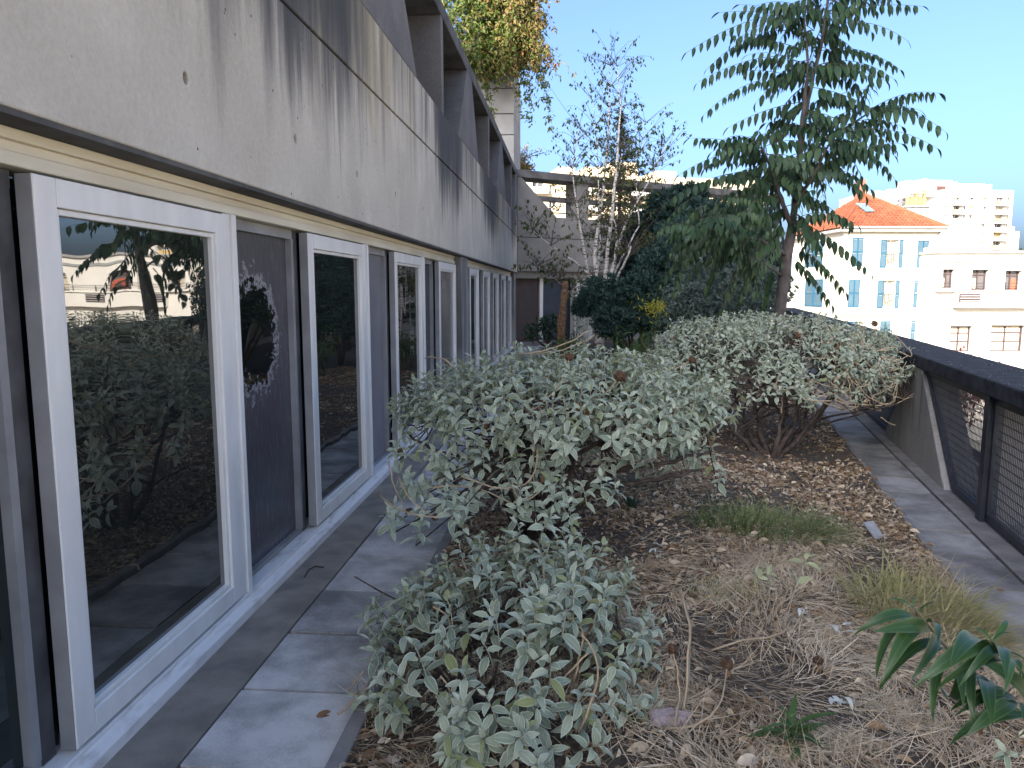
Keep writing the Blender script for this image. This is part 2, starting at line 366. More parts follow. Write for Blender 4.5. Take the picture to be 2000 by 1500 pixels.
M['stone_pink'] = mat('pinkish_stone', (0.42, 0.33, 0.33), (0.30, 0.24, 0.22), 20, 0.9, 0.2, 0.6, 50)
M['slate'] = mat('grey_slate_chip', (0.30, 0.30, 0.30), (0.24, 0.24, 0.245), 12, 0.8, 0.2, 0.3)

# ------------------------------------------------------------------ mesh helpers
ORG = {}
def org(o): return ORG.get(o.name, Vector((0, 0, 0)))
class MB:
    """collects simple shapes; build() links them as ONE mesh object"""
    def __init__(s): s.v = []; s.f = []
    def box(s, x0, x1, y0, y1, z0, z1):
        return s.hexa([(x0, y0, z0), (x1, y0, z0), (x1, y1, z0), (x0, y1, z0), (x0, y0, z1), (x1, y0, z1), (x1, y1, z1), (x0, y1, z1)])
    def hexa(s, p):
        b = len(s.v); s.v += [tuple(q) for q in p]
        s.f += [(b, b+3, b+2, b+1), (b+4, b+5, b+6, b+7), (b, b+1, b+5, b+4), (b+1, b+2, b+6, b+5), (b+2, b+3, b+7, b+6), (b+3, b, b+4, b+7)]
        return s
    def prism(s, pts, vec):
        n = len(pts); b = len(s.v); vec = Vector(vec)
        s.v += [tuple(p) for p in pts] + [tuple(Vector(p) + vec) for p in pts]
        s.f.append(tuple(range(b + n - 1, b - 1, -1))); s.f.append(tuple(range(b + n, b + 2 * n)))
        for i in range(n):
            j = (i + 1) % n; s.f.append((b + i, b + j, b + n + j, b + n + i))
        return s
    def bar(s, a, c, w, h, up=(0, 0, 1)):
        a, c = Vector(a), Vector(c); d = (c - a).normalized(); x = d.cross(Vector(up)).normalized() * w / 2; z = x.cross(d).normalized() * h / 2
        return s.hexa([a - x - z, a + x - z, c + x - z, c - x - z, a - x + z, a + x + z, c + x + z, c - x + z])
    def tube(s, pts, r, n=6):
        pts = [Vector(p) for p in pts]; b = len(s.v); m = len(pts)
        if isinstance(r, (int, float)): r = [r] * m
        ref = Vector((0.31, 0.57, 0.76))
        for i, p in enumerate(pts):
            d = (pts[min(i + 1, m - 1)] - pts[max(i - 1, 0)])
            d = d.normalized() if d.length > 1e-9 else Vector((0, 0, 1))
            x = d.cross(ref); x = x.normalized() if x.length > 1e-4 else d.orthogonal().normalized()
            y = d.cross(x)
            for k in range(n):
                a = 2 * math.pi * k / n
                s.v.append(tuple(p + (x * math.cos(a) + y * math.sin(a)) * r[i]))
        for i in range(m - 1):
            for k in range(n):
                k2 = (k + 1) % n
                s.f.append((b + i*n + k, b + i*n + k2, b + (i+1)*n + k2, b + (i+1)*n + k))
        s.f.append(tuple(b + k for k in range(n - 1, -1, -1))); s.f.append(tuple(b + (m-1)*n + k for k in range(n)))
        return s
    def quad(s, a, b, c, d):
        i = len(s.v); s.v += [tuple(a), tuple(b), tuple(c), tuple(d)]; s.f.append((i, i+1, i+2, i+3)); return s
    def poly(s, pts):
        i = len(s.v); s.v += [tuple(p) for p in pts]; s.f.append(tuple(range(i, i + len(pts)))); return s
    def ball(s, c, r, nu=7, nv=5, jit=0.0, sq=(1, 1, 1)):
        b = len(s.v); c = Vector(c)
        for j in range(nv + 1):
            th = math.pi * j / nv
            for i in range(nu):
                ph = 2 * math.pi * i / nu; q = r * (1 + random.uniform(-jit, jit))
                s.v.append(tuple(c + Vector((math.sin(th) * math.cos(ph) * q * sq[0], math.sin(th) * math.sin(ph) * q * sq[1], math.cos(th) * q * sq[2]))))
        for j in range(nv):
            for i in range(nu):
                i2 = (i + 1) % nu
                s.f.append((b + j*nu + i, b + (j+1)*nu + i, b + (j+1)*nu + i2, b + j*nu + i2))
        return s
    def build(s, name, m, parent=None, smooth=False, bevel=0.0):
        me = bpy.data.meshes.new(name)
        if parent is not None: o0 = org(parent)
        else:
            a = np.array(s.v); o0 = Vector(((a[:, 0].min() + a[:, 0].max()) / 2, (a[:, 1].min() + a[:, 1].max()) / 2, a[:, 2].min()))
        me.from_pydata([(x - o0.x, y - o0.y, z - o0.z) for x, y, z in s.v], [], s.f)
        me.validate()
        if m: me.materials.append(M[m])
        if smooth: me.polygons.foreach_set('use_smooth', [True] * len(me.polygons))
        o = link(name, me, parent)
        if parent is None: o.location = o0
        ORG[o.name] = o0
        if bevel:
            md = o.modifiers.new('bevel', 'BEVEL'); md.width = bevel; md.segments = 2; md.limit_method = 'ANGLE'; md.angle_limit = rad(40)
        return o
def link(name, data, parent=None):
    o = bpy.data.objects.new(name, data); COL.objects.link(o)
    if parent is not None: o.parent = parent
    return o
def tag(o, label=None, cat=None, group=None, kind=None):
    if label: o['label'] = label
    if cat: o['category'] = cat
    if group: o['group'] = group
    if kind: o['kind'] = kind
    return o
def thing(name, label, cat, loc=(0, 0, 0), group=None):
    o = link(name, None); o.location = loc; o.empty_display_size = 0.2; ORG[o.name] = Vector(loc)
    return tag(o, label, cat, group)
def structure(name, loc=(0, 0, 0)):
    o = link(name, None); o.location = loc; ORG[o.name] = Vector(loc); o['kind'] = 'structure'; return o
def copy_part(src, parent, shift=(0, 0, 0)):
    """a further piece that shares the mesh of src"""
    o = src.copy(); COL.objects.link(o); o.parent = parent; o.location = Vector(src.location) + Vector(shift); ORG[o.name] = org(src) + Vector(shift); return o

def fast_mesh(name, V, F, attrs=None, m=None, smooth=True):
    """V (n,3), F (m,k) of equal-sized faces"""
    me = bpy.data.meshes.new(name); n, (k, w) = len(V), F.shape
    me.vertices.add(n); me.vertices.foreach_set('co', np.ascontiguousarray(V, dtype=np.float32).ravel())
    me.loops.add(k * w); me.loops.foreach_set('vertex_index', np.ascontiguousarray(F, dtype=np.int32).ravel())
    me.polygons.add(k); me.polygons.foreach_set('loop_start', np.arange(0, k * w, w, dtype=np.int32))
    me.polygons.foreach_set('loop_total', np.full(k, w, dtype=np.int32))
    if smooth: me.polygons.foreach_set('use_smooth', np.ones(k, dtype=bool))
    me.update(calc_edges=True)
    for nm, val in (attrs or {}).items():
        a = me.attributes.new(nm, 'FLOAT', 'POINT'); a.data.foreach_set('value', np.ascontiguousarray(val, dtype=np.float32))
    if m: me.materials.append(M[m])
    return me

def leaf_tmpl(W=0.4, droop=0.8, fold=0.25, n=5, wav=0.0, peak=0.8, twist=0.0):
    """unit-long leaf along +Y, face up +Z: verts, quads, rim"""
    V, R = [], []; y = z = 0.0
    for i in range(n + 1):
        t = i / n; b = -droop * (t - 0.15); dl = 1 / n
        if i: y += math.cos(b) * dl; z += math.sin(b) * dl
        w = W / 2 * max(0.02, math.sin(math.pi * min(1, (0.02 + 0.98 * t)) ** peak)) ** 0.85
        f = fold + wav * math.sin(9 * t + W * 20)
        up = Vector((0, -math.sin(b), math.cos(b)))
        tw = twist * t; cx, sx = math.cos(tw), math.sin(tw)
        for sgn in (-1, 0, 1):
            q = Vector((0, y, z)) + Vector((sgn * w * cx, 0, sgn * w * sx)) + up * (abs(sgn) * w * f)
            V.append(tuple(q)); R.append(float(abs(sgn)))
    Fq = []
    for i in range(n):
        a = 3 * i
        Fq += [(a, a + 1, a + 4, a + 3), (a + 1, a + 2, a + 5, a + 4)]
    return np.array(V), np.array(Fq), np.array(R)

def basis(d, up=(0, 0, 1), roll=0.0):
    """rotation whose Y is d and whose Z leans to up"""
    y = Vector(d).normalized(); z = Vector(up) - y * Vector(up).dot(y)
    if z.length < 1e-3: z = y.orthogonal()
    z.normalize(); x = y.cross(z)
    R = np.array([[x.x, y.x, z.x], [x.y, y.y, z.y], [x.z, y.z, z.z]])
    if roll:
        c, s_ = math.cos(roll), math.sin(roll); R = R @ np.array([[c, 0, s_], [0, 1, 0], [-s_, 0, c]])
    return R

class Leaves:
    """a batch of leaves from a few templates; the ones that show largest can become parts of their own"""
    def __init__(s, tmpls): s.t = tmpls; s.P = []; s.R = []; s.S = []; s.K = []; s.T = []
    def add(s, p, d, size, up=(0, 0, 1), k=None, tint=None, roll=0.0, wide=1.0):
        s.P.append(tuple(p)); R = basis(d, up, roll); s.R.append(R * np.array([wide, 1, 1])); s.S.append(size)
        s.K.append(random.randrange(len(s.t)) if k is None else k); s.T.append(random.random() if tint is None else tint)
    def arrays(s, idx=None, o0=(0, 0, 0)):
        idx = np.arange(len(s.P)) if idx is None else np.asarray(idx, dtype=int)
        P = np.array(s.P)[idx]; R = np.array(s.R)[idx]; Sz = np.array(s.S)[idx]; K = np.array(s.K)[idx]; T = np.array(s.T)[idx]
        VV, FF, RR, TT = [], [], [], []; off = 0
        for k, (V, F, rim) in enumerate(s.t):
            w = np.where(K == k)[0]
            if not len(w): continue
            X = np.einsum('nij,vj->nvi', R[w] * Sz[w][:, None, None], V) + P[w][:, None, :] - np.array(o0)
            nv = len(V); VV.append(X.reshape(-1, 3))
            FF.append((F[None] + (np.arange(len(w)) * nv)[:, None, None] + off).reshape(-1, F.shape[1])); off += len(w) * nv
            RR.append(np.tile(rim, len(w))); TT.append(np.repeat(T[w], nv))
        return np.concatenate(VV), np.concatenate(FF), {'rim': np.concatenate(RR), 'tint': np.concatenate(TT)}
    def build(s, name, m, parent=None, idx=None, kind=None, smooth=True):
        o0 = org(parent) if parent is not None else Vector(np.array(s.P).mean(0))
        if idx is not None and not len(idx): return None
        V, F, A = s.arrays(idx, o0)
        o = link(name, fast_mesh(name, V, F, A, m, smooth), parent)
        if parent is None: o.location = o0
        ORG[o.name] = o0
        if kind: o['kind'] = kind
        return o
    def visible(s, n):
        """indices of the n leaves that show largest from the camera"""
        V, F, _ = s.arrays()
        order = np.concatenate([np.where(np.array(s.K) == k)[0] for k in range(len(s.t))])
        owner = np.concatenate([np.repeat(np.where(np.array(s.K) == k)[0], len(s.t[k][1])) for k in range(len(s.t))])
        bvh = BVHTree.FromPolygons(V.tolist(), F.tolist())
        cen = {}; o = 0
        for k, (tv, tf, _) in enumerate(s.t):
            for i in np.where(np.array(s.K) == k)[0]:
                cen[i] = [V[o + len(tv) // 2], V[o + len(tv) // 4], V[o + 3 * len(tv) // 4]]; o += len(tv)
        cam_p = Vector((0, 0, EYE)); sc = []
        for i in range(len(s.P)):
            hit = 0
            for c in cen[i]:
                d = Vector(c) - cam_p; h = bvh.ray_cast(cam_p, d.normalized())
                if h[2] is not None and owner[h[2]] == i: hit += 1
            dist = (Vector(cen[i][0]) - cam_p).length
            if hit: sc.append((hit * s.S[i] / dist, i))
        sc.sort(reverse=True)
        return [i for _, i in sc[:n]]
    def build_split(s, name, m, parent, n=300, rest='foliage', tints=4):
        """n leaves as parts sharing a few meshes, the others joined"""
        vis = s.visible(n); o0 = org(parent); cache = {}
        for i in vis:
            q = min(tints - 1, int(s.T[i] * tints)); key = (s.K[i], q)
            if key not in cache:
                V, F, rim = s.t[s.K[i]]
                cache[key] = fast_mesh(name, V, F, {'rim': rim, 'tint': np.full(len(V), (q + 0.5) / tints)}, m)
            o = bpy.data.objects.new(name, cache[key]); COL.objects.link(o); o.parent = parent
            R = s.R[i] * s.S[i]
            mt = Matrix.Identity(4)
            for a in range(3):
                for b in range(3): mt[a][b] = R[a][b]
                mt[a][3] = s.P[i][a] - o0[a]
            o.matrix_basis = mt
        left = sorted(set(range(len(s.P))) - set(vis))
        return s.build(rest, m, parent, left, 'stuff')

def bez(a, b, c, n=6, jit=0.0):
    a, b, c = Vector(a), Vector(b), Vector(c); out = []
    for i in range(n + 1):
        t = i / n; p = a * (1 - t) ** 2 + b * 2 * t * (1 - t) + c * t * t
        if jit and 0 < i < n: p = p + Vector((random.uniform(-jit, jit), random.uniform(-jit, jit), random.uniform(-jit, jit)))
        out.append(p)
    return out
def rvec(a=1.0): return Vector((random.uniform(-a, a), random.uniform(-a, a), random.uniform(-a, a)))

# ------------------------------------------------------------------ ground, bed and paths
def ground_far():
    b = MB(); b.quad((-1500, -300, -7), (1500, -300, -7), (1500, 2500, -7), (-1500, 2500, -7))
    tag(b.build('ground', 'street'), kind='structure')
    b = MB(); b.quad((-60, 33.5, -6.98), (90, 33.5, -6.98), (90, 40, -6.98), (-60, 40, -6.98))
    tag(b.build('road', 'asphalt'), kind='structure')
    b = MB(); b.box(-60, 90, 40, 42.5, -7, -6.86)
    tag(b.build('pavement', 'street'), kind='structure')
ground_far()

BX0 = -0.78
def bed_x1(y): return 1.27 + 0.205 * y
def gz(x, y):
    e = min(1, max(0, (x - BX0) / 0.25), max(0, (bed_x1(y) - x) / 0.25))
    m = 0.09 * math.exp(-((x - 0.9) / 0.8) ** 2) + 0.035 * noise.noise((x * 1.1, y * 1.1, 3.0)) + 0.018 * noise.noise((x * 4, y * 4, 1.0))
    return 0.012 + m * e + 0.008 * noise.noise((x * 14, y * 14, 5.0)) * e
def bed():
    nu, ys = 90, np.concatenate([np.arange(-1.0, 6.5, 0.045), np.arange(6.5, 27, 0.16)])
    V = []
    for y in ys:
        for i in range(nu + 1):
            x = BX0 + (bed_x1(y) - BX0) * i / nu; V.append((x, y, gz(x, y)))
    F = []
    for j in range(len(ys) - 1):
        for i in range(nu): a = j * (nu + 1) + i; F.append((a, a + 1, a + nu + 2, a + nu + 1))
    o = link('garden_bed', fast_mesh('garden_bed', np.array(V), np.array(F), None, 'soil')); o['kind'] = 'structure'
bed()
def at_g(x, y, dz=0.012):
    z = 0.05
    for _ in range(6):
        p = at_z(x, y, z); z = gz(p.x, p.y) + dz
    return at_z(x, y, z)
def paths():
    # window-side path: mortar strip, a row of half-metre slabs, a low kerb
    p = structure('path', (-1.1, 5, 0))
    b = MB(); b.box(-2.0, BX0 + 0.3, -3, 21.2, -0.30, -0.045); b.build('path_base', 'soil_joint', p)
    y = -1.0 - 0.27
    b = MB(); b.box(-1.56, -1.312, -3, 21.2, -0.03, 0.004); b.build('mortar_strip', 'strip', p, bevel=0.004)
    first = None; k = 0
    while y < 21:
        if first is None:
            first = MB().box(-1.303, -0.803, y + 0.011, y + 0.489, -0.03, 0.0).build('paving_slab', 'slab', p)
        else: copy_part(first, p, (random.uniform(-0.002, 0.002), 0.5 * k, random.uniform(-0.003, 0.002)))
        y += 0.5; k += 1
    y = -1.4; k = 0; f2 = None
    while y < 21:
        if f2 is None: f2 = MB().box(-0.797, -0.737, y + 0.004, y + 0.996, -0.1, 0.035).build('kerb_stone', 'kerb', p, bevel=0.008)
        else: copy_part(f2, p, (0, 1.0 * k, random.uniform(-0.004, 0.004)))
        y += 1.0; k += 1
    # parapet-side path, turned a little from the house
    q = structure('path', (2.6, 5, 0))
    d = Vector((0.205, 1, 0)).normalized(); n = Vector((d.y, -d.x, 0)); O = Vector((1.25, 0, 0))
    def slabbox(a0, a1, c0, c1, z0, z1):
        P = lambda a, c, z: O + d * a + n * c + Vector((0, 0, z))
        return MB().hexa([P(a0, c0, z0), P(a0, c1, z0), P(a1, c1, z0), P(a1, c0, z0), P(a0, c0, z1), P(a0, c1, z1), P(a1, c1, z1), P(a1, c0, z1)])
    slabbox(-3, 28, -0.02, 1.3, -0.3, -0.045).build('path_base', 'soil_joint', q)
    slabbox(-3, 28, 0.003, 0.055, -0.035, 0.006).build('kerb_edge', 'kerb', q)
    f3 = None
    for k in range(56):
        a = -2.0 + 0.17 + 0.5 * k
        if f3 is None: f3 = slabbox(a + 0.013, a + 0.487, 0.062, 0.388, -0.03, 0.0).build('paving_slab', 'slab_dark', q)
        else: copy_part(f3, q, d * 0.5 * k + Vector((0, 0, random.uniform(-0.003, 0.003))))
    f4 = None
    for k in range(28):
        a = -2.0 + 1.0 * k
        if f4 is None: f4 = slabbox(a + 0.004, a + 0.996, 0.402, 0.64, -0.035, 0.008).build('gutter_slab', 'kerb', q, bevel=0.005)
        else: copy_part(f4, q, d * 1.0 * k)
paths()

# ------------------------------------------------------------------ the terrace building
WX = -1.5
bld = thing('terrace_building', 'long grey concrete building with white sliding windows, left side of the terrace', 'building', (-4, 10, 0))
def wall_band(name, z0, z1, holes=()):
    o = MB().box(WX - 0.32, WX, -4, 21.15, z0, z1).build(name, 'concrete', bld)
    if holes:
        cut = MB()
        for y, z in holes:
            ang = [2 * math.pi * i / 10 for i in range(10)]
            cut.prism([(WX - 0.22, y + 0.022 * math.cos(a), z + 0.024 * math.sin(a)) for a in ang], (0.35, 0, 0))
        c = cut.build('cut', None, bld)
        md = o.modifiers.new('holes', 'BOOLEAN'); md.object = c; md.operation = 'DIFFERENCE'; md.solver = 'EXACT'
        dg = bpy.context.evaluated_depsgraph_get()
        me = bpy.data.meshes.new_from_object(o.evaluated_get(dg)); o.modifiers.clear(); o.data = me
        bpy.data.objects.remove(c)
    md = o.modifiers.new('bevel', 'BEVEL'); md.width = 0.008; md.segments = 2; md.limit_method = 'ANGLE'; md.angle_limit = rad(60)
    return o
hp = []
for px in ((364, 153), (578, 271), (698, 340), (773, 380), (826, 409)):
    q = at_x(*px, WX); hp.append((q.y, q.z))
wall_band('lower_wall_panel', 2.085, 3.075, hp)
wall_band('upper_wall_panel', 3.092, 3.63)
MB().box(WX - 0.30, WX - 0.025, -4, 21.1, 3.07, 3.10).build('joint_strip', 'joint', bld)
MB().box(WX - 0.31, WX - 0.006, -4, 21.15, 2.068, 2.087).build('soffit', 'soffit', bld)
MB().box(WX - 0.85, WX, -4, 21.1, 4.72, 4.885).build('top_rail', 'rail_concrete', bld, bevel=0.012)
MB().box(WX - 1.25, WX - 0.87, -4, 21.0, 3.3, 5.2).build('planter_wall', 'soffit', bld)
MB().box(WX - 0.87, WX - 0.33, -4, 21.0, 3.4, 3.64).build('planter_floor', 'soffit', bld)
for yf in (3.75, 8.85, 13.84, 19.1):
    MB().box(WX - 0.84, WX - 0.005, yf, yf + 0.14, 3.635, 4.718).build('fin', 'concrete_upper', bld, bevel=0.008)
for y0, y1, a, c in ((0.0, 2.3, 1.0, 1.4), (5.0, 7.42, 5.95, 6.42), (10.12, 12.32, 11.0, 11.5), (15.3, 17.5, 16.1, 16.6), (20.1, 21.1, 20.6, 21.05)):
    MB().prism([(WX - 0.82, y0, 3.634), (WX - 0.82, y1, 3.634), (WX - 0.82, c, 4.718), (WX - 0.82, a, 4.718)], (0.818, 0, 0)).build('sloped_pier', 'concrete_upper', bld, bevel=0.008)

# windows: bays of a fixed pane (near side) and a sliding sash (far side) that stands proud of it
def bay(y0, y1, split, pane, glass='glass'):
    w = MB()                                                   # outer frame: two posts, stepped
    w.box(-1.70, -1.612, y0, y0 + 0.07, 0.085, 1.955); w.box(-1.70, -1.60, y0 + 0.07, y0 + 0.115, 0.085, 1.955)
    win = w.build('window', 'white_frame', bld, bevel=0.004)
    MB().box(-1.70, -1.622, y0 + 0.115, y0 + 0.15, 0.085, 1.955).build('frame_lip', 'gasket', win)
    # fixed pane, with its thin inner frame
    MB().box(-1.712, -1.70, y0 + 0.15, split + 0.05, 0.085, 1.955).build('fixed_pane', pane, win)
    f = MB(); f.box(-1.70, -1.672, y0 + 0.15, split, 1.90, 1.953); f.box(-1.70, -1.672, y0 + 0.15, split, 0.087, 0.112)
    f.box(-1.70, -1.665, split - 0.11, split - 0.075, 0.112, 1.90); f.build('pane_frame', 'gasket', win)
    MB().box(-1.70, -1.668, split - 0.07, split - 0.008, 0.087, 1.953).build('slide_track', 'track', win)
    # the sash
    x0, x1, st = -1.655, -1.598, 0.10
    s = MB(); s.box(x0, x1, split, split + st, 0.10, 1.945); s.box(x0, x1, y1 - st, y1 - 0.012, 0.10, 1.945)
    s.box(x0, x1, split + st, y1 - st, 1.855, 1.945); s.box(x0, x1, split + st, y1 - st, 0.10, 0.185)
    sash = s.build('sash', 'white_frame', win, bevel=0.004)
    MB().box(-1.652, -1.602, split - 0.005, split - 0.0015, 0.102, 1.943).build('edge_seal', 'gasket', win)
    b = MB(); x2 = -1.61
    b.box(-1.64, x2, split + st, split + st + 0.022, 0.187, 1.853); b.box(-1.64, x2, y1 - st - 0.022, y1 - st, 0.187, 1.853)
    b.box(-1.64, x2, split + st + 0.022, y1 - st - 0.022, 1.833, 1.853); b.box(-1.64, x2, split + st + 0.022, y1 - st - 0.022, 0.187, 0.207)
    b.build('glazing_bead', 'white_frame', win, bevel=0.003)
    MB().box(-1.638, -1.63, split + st + 0.01, y1 - st - 0.01, 0.195, 1.845).build('sash_pane', glass, win)
bays = [(-3.5, -1.15, -2.3), (-1.15, 1.15, 0.0), (1.15, 3.40, 2.15), (3.40, 5.76, 4.49), (5.76, 8.06, 6.75), (8.06, 10.42, 9.06)]
panes = ['glass', 'glass', 'glass_green', 'film_glass', 'blind_glass', 'glass']
sashes = ['glass', 'glass', 'glass', 'glass', 'glass', 'taupe_glass']
for (a, b_, c), pn, sg in zip(bays, panes, sashes): bay(a, b_, c, pn, sg)
e0 = 11.15
for i in range(5):
    a = e0 + i * 1.83; bay(a, a + 1.83, a + 0.72, 'glass', 'glass' if i % 2 == 0 else 'taupe_glass')
MB().box(-1.75, -1.53, 10.44, 11.13, 0.0, 2.066).build('column', 'concrete_pier', bld, bevel=0.01)
MB().box(-1.75, -1.53, 20.32, 21.1, 0.0, 2.066).build('column', 'concrete_pier', bld, bevel=0.01)
for ya, yb in ((-4, 10.43), (11.14, 20.31)):
    h = MB(); h.box(-1.75, -1.615, ya, yb, 1.957, 2.0); h.box(-1.75, -1.632, ya, yb, 2.0, 2.033); h.box(-1.75, -1.616, ya, yb, 2.033, 2.067)
    h.build('window_header', 'cream_frame', bld, bevel=0.005)
    s = MB(); s.prism([(-1.75, ya, 0.0), (-1.555, ya, 0.0), (-1.555, ya, 0.048), (-1.60, ya, 0.062), (-1.60, ya, 0.083), (-1.75, ya, 0.083)], (0, yb - ya, 0))
    s.build('window_sill', 'sill', bld, bevel=0.004)
MB().box(-1.95, -1.76, -4, 21.1, -0.02, 2.08).build('dark_interior', 'joint', bld)
# unseen upper storeys, added behind the planter to help shade the terrace
MB().box(-24, -8, -28, 19, -7, 7.5).build('unseen_upper_storeys', 'concrete_wing', bld)
# unseen tower added far behind the viewer to throw shade over the terrace
nbr = thing('added_shade_tower', 'tall plain unseen tower block added behind the viewpoint to shade the terrace', 'building', (SUN_H.x * 64 + 2, SUN_H.y * 64 + 6, -7))
def shade_tower():
    c = Vector((0.6, 9.0, 0)) + SUN_H * 70; s_ = Vector((SUN_H.y, -SUN_H.x, 0)); b = MB(); z1 = SHADE_TOP
    q = [c - s_ * 11.5, c + s_ * 11.5, c + s_ * 11.5 + SUN_H * 12, c - s_ * 11.5 + SUN_H * 12]
    b.hexa([(p.x, p.y, -7) for p in q] + [(p.x, p.y, z1) for p in q]); b.build('wall', 'flat_white', nbr)
SHADE_TOP = 7.5 + math.tan(SUN_EL) * (70 + 16 * -SUN_H.y - 1)
shade_tower()
MB().box(-7.98, -1.96, -28, 21, -7, 3.35).build('lower_storey', 'concrete_wing', bld)

# the return wing that closes the terrace
wo = Vector((-1.5, 21.0, 0)); wd = Vector((0.82, 0.57, 0)).normalized(); wn = Vector((wd.y, -wd.x, 0))
wing = thing('concrete_wing', 'grey concrete end wing with an open beam frame and dark shuttered windows', 'building', (2.0, 23.5, 0))
def wp(t, c, z): return wo + wd * t + wn * c + Vector((0, 0, z))
def wbox(t0, t1, c0, c1, z0, z1):
    return MB().hexa([wp(t0, c0, z0), wp(t0, c1, z0), wp(t1, c1, z0), wp(t1, c0, z0), wp(t0, c0, z1), wp(t0, c1, z1), wp(t1, c1, z1), wp(t1, c0, z1)])
wbox(0.02, 10.5, -0.3, 0, 2.12, 3.055).build('lower_wall_panel', 'concrete_wing', wing, bevel=0.008)
wbox(0.02, 10.5, -0.3, 0, 3.075, 3.66).build('upper_wall_panel', 'concrete_wing', wing, bevel=0.008)
wbox(0.04, 10.4, -0.28, -0.03, 3.05, 3.08).build('joint_strip', 'joint', wing)
MB().prism([wp(0.02, -0.6, 3.664), wp(1.34, -0.6, 3.664), wp(0.16, -0.6, 4.69), wp(0.02, -0.6, 4.69)], wn * 0.59).build('sloped_pier', 'concrete_wing', wing, bevel=0.008)
wbox(-0.2, 10.5, -0.75, 0.0, 4.695, 4.90).build('top_beam', 'rail_concrete', wing, bevel=0.01)
wbox(0.8, 10.5, -0.5, -0.3, 4.14, 4.27).build('middle_beam', 'rail_concrete', wing)
wbox(1.3, 10.5, -0.3, -0.25, 3.80, 3.83).build('handrail', 'steel', wing)
wbox(2.08, 2.52, -0.65, -0.1, 3.665, 4.69).build('post', 'concrete_wing', wing)
wbox(6.4, 6.85, -0.65, -0.1, 3.665, 4.69).build('post', 'concrete_wing', wing)
wbox(0.05, 10.5, -0.45, -0.12, 1.925, 2.118).build('lintel', 'concrete_wing', wing)
for t0, t1, mm in ((0.06, 0.955, 'shutter_brown'), (1.075, 2.08, 'shutter_navy')):
    w = wbox(t0, t1, -0.42, -0.38, 0.1, 1.925).build('window', mm, wing)
    b = MB(); z = 0.17
    while z < 1.90:
        b.hexa([wp(t0, -0.38, z), wp(t0, -0.355, z), wp(t1, -0.355, z), wp(t1, -0.38, z), wp(t0, -0.38, z + 0.085), wp(t0, -0.368, z + 0.085), wp(t1, -0.368, z + 0.085), wp(t1, -0.38, z + 0.085)]); z += 0.092
    b.build('shutter_slats', mm, w)
wbox(0.958, 1.072, -0.44, -0.3, 0.1, 1.923).build('mullion', 'white_frame', wing, bevel=0.006)
wbox(2.084, 2.75, -0.44, -0.14, 0.1, 1.923).build('wall_pier', 'flat_white', wing)
wbox(2.76, 10.5, -0.44, -0.36, 0.0, 1.923).build('wall_panel', 'concrete_wing', wing)
wbox(0.05, 10.5, -0.44, -0.1, -0.1, 0.10).build('plinth', 'concrete_wing', wing)
wbox(-1.2, 10.5, -9, -0.76, -7, 3.5).build('roof_block', 'concrete_wing', wing)

# the coursed tower behind it
tw = thing('concrete_tower', 'tall square concrete tower in courses behind the wall, climber hanging over its top', 'tower', (-4.0, 26, 3))
xr = at_y(1004, 240, 24.0).x
zt = at_y(1003, 120, 24.0).z
jo = [at_y(1003, p, 24.0).z for p in (330, 263, 222, 172, 118)]
MB().box(xr - 2.6, xr, 24, 27, -2, jo[0] - 0.012).build('course', 'tower_concrete', tw, bevel=0.015)
for a, b_ in zip(jo[:-1], jo[1:]):
    MB().box(xr - 2.6, xr, 24, 27, a + 0.012, b_ - 0.012).build('course', 'tower_concrete', tw, bevel=0.015)
MB().box(xr - 2.55, xr - 0.03, 24.03, 26.97, -2, jo[-1] - 0.05).build('joint_core', 'joint', tw)

# ------------------------------------------------------------------ the parapet
par = thing('parapet', 'low black topped concrete parapet with wire mesh bays along the right path', 'parapet', (3.3, 7.0, 0))
pd = Vector((0.205, 1, 0)).normalized(); pn_ = Vector((pd.y, -pd.x, 0))
SC = 1 / pd.y
def pp(y, c, z): return Vector((1.65 + 0.205 * y, y, z)) + pn_ * c
def pbox(y0, y1, c0, c1, z0, z1):
    return MB().hexa([pp(y0, c0, z0), pp(y0, c1, z0), pp(y1, c1, z0), pp(y1, c0, z0), pp(y0, c0, z1), pp(y0, c1, z1), pp(y1, c1, z1), pp(y1, c0, z1)])
pbox(-3, 26, 0.10, 0.60, 0.885, 1.0).build('coping_beam', 'beam_black', par, bevel=0.012)
lb = Leaves([leaf_tmpl(0.7, 1.2, 0.5, 3)])
for _ in range(420):
    y = random.uniform(3.5, 6.5) if random.random() < 0.8 else random.uniform(6.5, 9)
    c = 0.12 + 0.44 * random.random()
    if noise.noise((y * 2.2, c * 5, 0)) < -0.05: continue
    a = random.uniform(0, 6.28); lb.add(pp(y, c, 1.0), (math.cos(a), math.sin(a), 0.5), random.uniform(0.008, 0.03), wide=0.5)
M['moss'] = leaf_mat('pale_moss', (0.16, 0.17, 0.14), (0.35, 0.36, 0.31), (0.2, 0.2, 0.17))
lb.build('moss', 'moss', par, kind='stuff')
pbox(-3, 26, 0.56, 0.62, -1.2, 0.05).build('outer_footing', 'concrete_pier', par)
pbox(-3, 26, 0.25, 0.56, -0.4, 0.0).build('footing', 'concrete_pier', par)
def pier(yc):
    a0, a1, t0, t1 = yc - 1.18, yc + 1.18, yc - 0.22, yc + 0.22
    MB().prism([pp(a0, 0.11, 0.0), pp(a1, 0.11, 0.0), pp(t1, 0.11, 0.883), pp(t0, 0.11, 0.883)], pn_ * 0.27).build('sloped_pier', 'concrete_pier', par, bevel=0.012)
